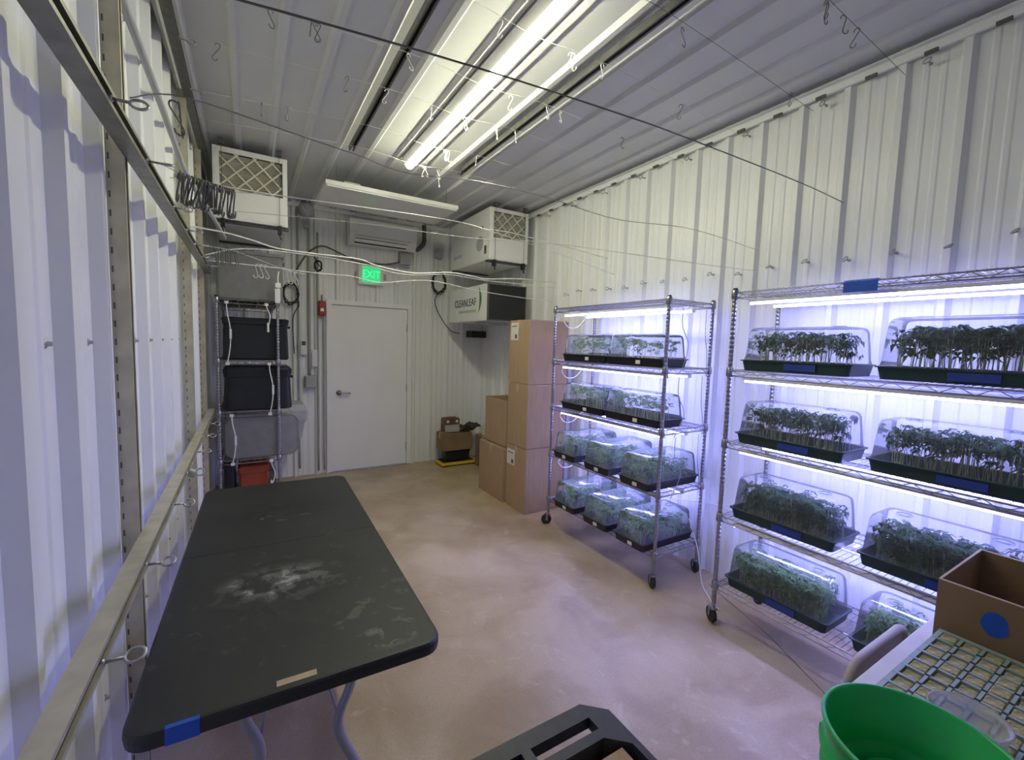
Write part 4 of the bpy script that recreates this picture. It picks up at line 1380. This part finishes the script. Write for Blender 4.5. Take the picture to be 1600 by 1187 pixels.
# ------------------------------------------------------------------ cardboard boxes
def carton(name, label, x0, x1, y0, y1, z0, z1, mt='cardboard', open_=False, flaps=False, label_at=None, tape=True, rz=0.0):
    T = thing(name, label, 'cardboard box', ((x0 + x1) / 2, (y0 + y1) / 2, z0), rz)
    hx, hy, h_ = (x1 - x0) / 2, (y1 - y0) / 2, z1 - z0
    t_ = 0.006
    if not open_:
        mb = MB().loft([rrect(-hx, hx, -hy, hy, 0.006, 0.003, 2), rrect(-hx, hx, -hy, hy, 0.006, h_ - 0.004, 2), rrect(-hx + 0.004, hx - 0.004, -hy + 0.004, hy - 0.004, 0.006, h_, 2)])
        mb.build('carton_body', mt, T)
        for s_ in (-1, 1):
            MB().box(-hx + 0.003, hx - 0.003, 0.001 if s_ > 0 else -hy + 0.003, hy - 0.003 if s_ > 0 else -0.001, h_, h_ + 0.004).build('top_flap', mt, T)
        if tape:
            MB().box(-hx - 0.0012, -hx, -0.025, 0.025, h_ - 0.07, h_ + 0.004).box(-hx, hx, -0.025, 0.025, h_ + 0.004, h_ + 0.005).build('packing_tape', 'cardboard_edge', T)
    else:
        MB().box(-hx, hx, -hy, hy, 0, t_).build('carton_base', mt, T)
        MB().box(-hx, -hx + t_, -hy, hy, t_, h_).build('side_panel', mt, T)
        MB().box(hx - t_, hx, -hy, hy, t_, h_).build('side_panel', mt, T)
        MB().box(-hx + t_, hx - t_, -hy, -hy + t_, t_, h_).build('side_panel', mt, T)
        MB().box(-hx + t_, hx - t_, hy - t_, hy, t_, h_).build('side_panel', mt, T)
        MB().box(-hx - 0.0008, -hx + t_ + 0.0008, -hy, hy, h_, h_ + 0.0025).box(hx - t_ - 0.0008, hx + 0.0008, -hy, hy, h_, h_ + 0.0025).box(-hx + t_, hx - t_, hy - t_, hy, h_, h_ + 0.0025).box(-hx + t_, hx - t_, -hy, -hy + t_, h_, h_ + 0.0025).build('raw_edge', 'cardboard_edge', T)
    if label_at:
        (ya, yb, za, zb) = label_at
        MB().box(-hx - 0.0025, -hx, ya, yb, za, zb).build('shipping_label', 'paper', T)
        MB().box(-hx - 0.0032, -hx - 0.0025, ya + 0.02, ya + 0.06, za + 0.015, za + 0.055).box(-hx - 0.0032, -hx - 0.0025, ya + 0.03, yb - 0.02, zb - 0.04, zb - 0.03).build('label_print', 'print', T)
    return T


carton('cardboard_box', 'bottom box of the tall cardboard stack, with a white label on its side', 2.25, 2.70, 3.43, 3.80, 0.0, 0.635, label_at=(0.02, 0.165, 0.43, 0.585))
carton('cardboard_box', 'middle box of the tall cardboard stack beside the far rack', 2.245, 2.70, 3.425, 3.79, 0.64, 1.250)
carton('cardboard_box', 'top box of the tall cardboard stack, with a shipping label near its upper corner', 2.25, 2.71, 3.44, 3.80, 1.255, 1.865, label_at=(0.015, 0.15, 0.42, 0.59))
carton('cardboard_box', 'wide low closed cardboard box behind the tall stack', 2.22, 2.72, 3.81, 4.35, 0.0, 0.555)
carton('cardboard_box', 'open smaller cardboard box on top of the wide low box', 2.26, 2.66, 3.83, 4.30, 0.571, 1.05, open_=True)
MB().box(-0.20, -0.194, -0.235, 0.235, 0.10, 0.20)

# corner clutter
T = thing('floor_dolly', 'yellow edged platform on the floor in the far right corner', 'platform', (2.34, 5.28, 0))
MB().box(-0.20, 0.30, -0.03, 0.25, 0.02, 0.05).build('platform', 'yellow', T)
MB().box(-0.17, 0.27, 0.0, 0.22, 0.05, 0.056).build('mat_top', 'rubber', T)
for (x, y) in ((-0.17, 0.0), (0.27, 0.0), (-0.17, 0.21), (0.27, 0.21)):
    MB().lathe([(0.0, 0.0), (0.02, 0.0), (0.022, 0.02)], 10, (x, y, 0)).build('foot', 'rubber', T)
tote('storage_crate', 'dark blue grey crate on the yellow edged platform', 'crate', 2.20, 2.58, 5.30, 5.48, 0.0565, 0.20, 'tote_black', None, 0.02, 0.02, handles=False)
carton('cardboard_box', 'worn brown box on the dark crate in the far corner', 2.16, 2.58, 5.28, 5.52, 0.204, 0.43, 'cardboard_old', False, label_at=None)
T = thing('radio', 'small brown and grey device with two white dials on the worn box', 'radio', (2.30, 5.40, 0.441))
MB().loft([[(x, -0.06, z) for x, z, _ in rrect(-0.10, 0.12, 0, 0.19, 0.03, 0)], [(x, 0.06, z) for x, z, _ in rrect(-0.10, 0.12, 0, 0.19, 0.03, 0)]]).build('radio_body', 'brown', T)
MB().box(-0.09, 0.11, -0.075, -0.055, 0.005, 0.10).build('front_grille', 'grey_paint', T)
for x in (-0.05, 0.08):
    mb = MB().lathe([(0.0, 0.0), (0.02, 0.0)], 12)
    mb.v = [(x + vx, -0.0615, 0.145 + vy) for vx, vy, vz in mb.v]
    mb.f = [tuple(reversed(f)) for f in mb.f]
    mb.build('dial', 'paper', T)
# crumpled dark cloth
rnd = random.Random(3)
NX = 14
vs = []
for i in range(NX):
    for j in range(8):
        u, v = i / (NX - 1), j / 7
        vs.append((2.43 + 0.27 * u, 5.26 + 0.22 * v, 0.480 + 0.025 * math.sin(9 * u + 2 * v) + 0.02 * math.sin(13 * v + 5 * u) + 0.03 * u + rnd.uniform(0, 0.012)))
fs = [(i * 8 + j, i * 8 + j + 1, (i + 1) * 8 + j + 1, (i + 1) * 8 + j) for i in range(NX - 1) for j in range(7)]
mb = MB().add(vs, fs)
n_ = len(vs)
mb.add([(x, y, z - 0.012) for x, y, z in vs], [tuple(reversed(f)) for f in fs])
tag(mb.build('crumpled_cloth', 'cloth', smooth=True), 'crumpled dark cloth draped over the worn box', 'cloth')
carton('cardboard_box', 'narrow brown box leaning between the corner clutter and the wide low box', 2.60, 2.76, 4.80, 5.22, 0.0, 0.42, 'cardboard_old')
T = thing('paint_can', 'small white tub on the narrow brown box in the corner', 'tub', (2.68, 5.08, 0.430))
MB().lathe([(0.0, 0.0), (0.055, 0.0), (0.06, 0.09), (0.064, 0.095), (0.064, 0.11), (0.0, 0.115)], 18).build('tub_body', 'filter_card', T)
MB().tube([(0.06 * math.cos(a), -0.02, 0.09 + 0.05 * math.sin(a)) for a in [PI * k / 8 for k in range(9)]], 0.003, 5).build('bail_handle', 'steel', T)

# ------------------------------------------------------------------ right foreground: bench, box, propagation tray, tubs
B = thing('side_bench', 'white topped bench in the near right corner carrying the open box', 'bench', (1.235, -0.15, 0))
MB().loft([rrect(0.01, 1.08, 0.01, 0.61, 0.02, 0.712), rrect(0, 1.09, 0, 0.62, 0.02, 0.722), rrect(0, 1.09, 0, 0.62, 0.02, 0.746), rrect(0.004, 1.086, 0.004, 0.616, 0.02, 0.75)]).build('bench_top', 'bench', B)
for x in (0.08, 1.0):
    for y in (0.06, 0.54):
        MB().tube([(x, y, 0), (x, y, 0.712)], 0.016, 8).build('leg', 'leg_grey', B, smooth=True)
BX = carton('cardboard_box', 'open cardboard box with a blue round mark on the bench', 1.817, 2.235, -0.06, 0.425, 0.7505, 0.950, 'cardboard_old', True)
mb = MB()
pts = [(-0.2102, 0.117 + 0.028 * math.cos(2 * PI * k / 24) * (1 + 0.06 * math.sin(5 * k)), 0.123 + 0.036 * math.sin(2 * PI * k / 24) * (1 + 0.05 * math.cos(3 * k))) for k in range(24)]
mb.add(pts, [tuple(range(23, -1, -1))]).build('blue_mark', 'tape_blue', BX)['label'] = 'round blue mark on the side'

PT = thing('propagation_tray', 'pale green cell tray filled with tan wool plugs on the bench', 'tray', (1.26, 0.115, 0.7505))
LX_, LY_, PZ = 0.535, 0.29, 0.058
NX_, NY_ = 9, 6
px_, py_ = (LX_ - 0.024) / NX_, (LY_ - 0.016) / NY_
gb = MB()
for i in range(NX_ + 1):
    x = 0.012 + i * px_
    gb.box(x - 0.0045 if i else 0, x + 0.0045 if i < NX_ else LX_, 0, LY_, PZ - 0.03, PZ)
for j in range(NY_ + 1):
    y = 0.008 + j * py_
    for i in range(NX_):
        xa = 0.012 + i * px_ + 0.0045
        gb.box(xa, xa + px_ - 0.009, y - 0.0035 if j else 0, y + 0.0035 if j < NY_ else LY_, PZ - 0.03, PZ - 0.0005)
gb.build('cell_grid', 'cell_tray', PT)
MB().box(0.008, LX_ - 0.008, 0.008, LY_ - 0.008, 0.0, PZ - 0.036).build('tray_base', 'cell_tray', PT)
pm = None
hm = MB()
for i in range(NX_):
    for j in range(NY_):
        lx_, ly_ = px_ - 0.013, py_ - 0.009
        if pm is None:
            mb = MB().loft([rrect(0, lx_, 0, ly_, 0.003, 0, 1), rrect(0, lx_, 0, ly_, 0.003, 0.026, 1), rrect(0.003, lx_ - 0.003, 0.003, ly_ - 0.003, 0.003, 0.030, 1)])
            o = mb.build('wool_plug', 'plug', PT)
            pm = o.data
        else:
            o = link('wool_plug', pm, PT)
        o.location = (0.012 + i * px_ + 0.0075, 0.008 + j * py_ + 0.0045, PZ - 0.032 + random.uniform(-0.005, 0.004))
for i in range(1, NX_):
    for j in range(1, NY_):
        x, y = 0.012 + i * px_, 0.008 + j * py_
        hm.box(x - 0.0035, x + 0.0035, y - 0.006, y + 0.006, PZ - 0.001, PZ + 0.0008)
hm.build('drain_holes', 'hole', PT)['kind'] = 'stuff'

T = thing('plastic_tub', 'clear round plastic tub standing on the cell tray', 'tub', (1.30, 0.235, 0.7505 + PZ + 0.001))
MB().lathe([(0.0, 0.0), (0.050, 0.0), (0.054, 0.004), (0.062, 0.060), (0.066, 0.062), (0.066, 0.067), (0.060, 0.067), (0.059, 0.058), (0.052, 0.006), (0.0, 0.004)], 28).build('tub_wall', 'tub_clear', T, smooth=True)
MB().tube([(0.064 * math.cos(2 * PI * k / 28), 0.064 * math.sin(2 * PI * k / 28), 0.066) for k in range(28)], 0.003, 6, True).build('rim', 'tub_clear', T, smooth=True)

BK = thing('green_bucket', 'bright green plastic bucket in the bottom right corner', 'bucket', (1.075, 0.250, 0.53))
MB().lathe([(0.0, 0.0), (0.122, 0.0), (0.126, 0.006), (0.140, 0.25), (0.149, 0.255), (0.150, 0.262), (0.142, 0.270), (0.144, 0.300), (0.153, 0.303), (0.153, 0.312), (0.146, 0.318), (0.147, 0.362), (0.153, 0.364), (0.154, 0.372), (0.149, 0.374),
            (0.145, 0.370), (0.142, 0.318), (0.132, 0.312), (0.130, 0.262), (0.122, 0.252), (0.088, 0.250), (0.086, 0.262), (0.080, 0.262), (0.078, 0.250), (0.0, 0.248)], 48).build('bucket_body', 'bucket', BK, smooth=True)
for s_ in (-1, 1):
    MB().box(-0.018, 0.018, s_ * 0.150 - 0.008, s_ * 0.150 + 0.008, 0.275, 0.300).build('handle_lug', 'bucket', BK)
MB().tube([(0.158 * math.sin(a) , 0.158 * math.cos(a), 0.287 - 0.10 * math.sin(a)) for a in [PI * k / 16 for k in range(17)]], 0.003, 6).build('bail_handle', 'steel', BK, smooth=True)
T = thing('step_stool', 'low black stool under the green bucket', 'stool', (1.075, 0.25, 0))
MB().loft([rrect(-0.14, 0.14, -0.14, 0.14, 0.03, 0.50), rrect(-0.15, 0.15, -0.15, 0.15, 0.03, 0.505), rrect(-0.15, 0.15, -0.15, 0.15, 0.03, 0.529)]).build('seat', 'black_plastic', T)
for x in (-1, 1):
    for y in (-1, 1):
        MB().tube([(x * 0.145, y * 0.145, 0.0), (x * 0.115, y * 0.115, 0.50)], 0.014, 8).build('leg', 'black_plastic', T, smooth=True)

# folded beige chair between the bench and the nearer rack
T = thing('folding_chair', 'beige plastic folding chair with rounded back between bench and nearer rack', 'chair', (1.625, 0.56, 0))
pr = rrect(0, 0.45, 0.30, 0.645, 0.075, 0, 6)
MB().tube([(x, 0, z) for x, z, _ in pr], 0.014, 8, True).build('back_rim', 'beige', T, smooth=True)
MB().loft([[(x, -0.003, z) for x, z, _ in rrect(0.01, 0.44, 0.31, 0.635, 0.07, 0, 6)], [(x, 0.003, z) for x, z, _ in rrect(0.01, 0.44, 0.31, 0.635, 0.07, 0, 6)]]).build('backrest', 'beige', T)
MB().loft([rrect(0.03, 0.42, -0.02, 0.035, 0.01, 0.10), rrect(0.03, 0.42, -0.02, 0.035, 0.01, 0.29)]).build('seat', 'beige', T)
for x in (0.0, 0.45):
    MB().tube([(x, 0, 0.0), (x, 0, 0.40)], 0.012, 8).build('leg', 'beige', T, smooth=True)
    MB().tube([(x, 0.03, 0.0), (x, 0.03, 0.30)], 0.012, 8).build('leg', 'beige', T, smooth=True)

# ------------------------------------------------------------------ black utility cart in the foreground
K = thing('utility_cart', 'black plastic utility cart with slotted handle end at the bottom edge', 'cart', (0.15, -0.10, 0))
CX, CY, CZ = 0.633, 0.915, 0.70


def chamf(i, c, z, y_lo=0.0, y_hi=None):
    a, b, yh = i, CX - i, (CY - i if y_hi is None else y_hi)
    return [(a, y_lo + i, z), (b, y_lo + i, z), (b, yh - c, z), (b - c * 1.1, yh, z), (a + c * 1.1, yh, z), (a, yh - c, z)]


# basin
bi = CY - 0.105
MB().loft([chamf(0.03, 0.04, CZ - 0.14, 0, bi - 0.01), chamf(0.0, 0.05, CZ - 0.05, 0, bi + 0.015), chamf(0.0, 0.05, CZ - 0.03, 0, bi + 0.015), chamf(0.018, 0.045, CZ - 0.004, 0, bi), chamf(0.024, 0.045, CZ - 0.115, 0, bi - 0.006)]).build('top_basin', 'cart_plastic', K)
# rim plate with slotted handle
mb = MB()


def slab(x0, x1, y0, y1):
    mb.box(x0, x1, y0, y1, CZ - 0.03, CZ)


ys0, ys1 = CY - 0.080, CY - 0.043
xe = CX - 0.055
slab(0.055, xe, bi, ys0)
slab(0.055, xe, ys1, CY)
for a, b in ((0.055, 0.062), (0.150, 0.170), (0.370, 0.395), (xe - 0.006, xe)):
    slab(a, b, ys0, ys1)
for side in (0, 1):
    q = [(CX - 0.018, bi - 0.045), (CX, bi - 0.045), (CX, CY - 0.05), (xe, CY), (xe, bi), (CX - 0.0675, bi)]
    q0 = [(CX - 0.018, 0.0), (CX, 0.0), (CX, bi - 0.045), (CX - 0.018, bi - 0.045)]
    for poly in (q, q0):
        if side:
            poly = [(CX - x, y) for x, y in reversed(poly)]
        mb.loft([[(x, y, CZ - 0.03) for x, y in poly], [(x, y, CZ) for x, y in poly]])
slab(0.018, CX - 0.018, 0.0, 0.018)
mb.build('rim_handle', 'cart_plastic', K)
for (x, y) in ((0.05, 0.05), (CX - 0.05, 0.05), (0.05, CY - 0.23), (CX - 0.05, CY - 0.23)):
    MB().box(x - 0.025, x + 0.025, y - 0.03, y + 0.03, 0.10, CZ - 0.10).build('leg', 'cart_plastic', K)
    MB().tube([(x - 0.014, y, 0.05), (x + 0.014, y, 0.05)], 0.05, 14).box(x - 0.02, x + 0.02, y - 0.02, y + 0.02, 0.09, 0.11).build('caster', 'rubber', K)
MB().box(0.02, CX - 0.02, 0.02, CY - 0.19, 0.13, 0.16).build('lower_shelf', 'cart_plastic', K)
carton('cardboard_box', 'corner of a tan cardboard box lying in the black cart', 0.42, 0.746, 0.34, 0.680, CZ - 0.1145, CZ - 0.014, 'cardboard', tape=False)
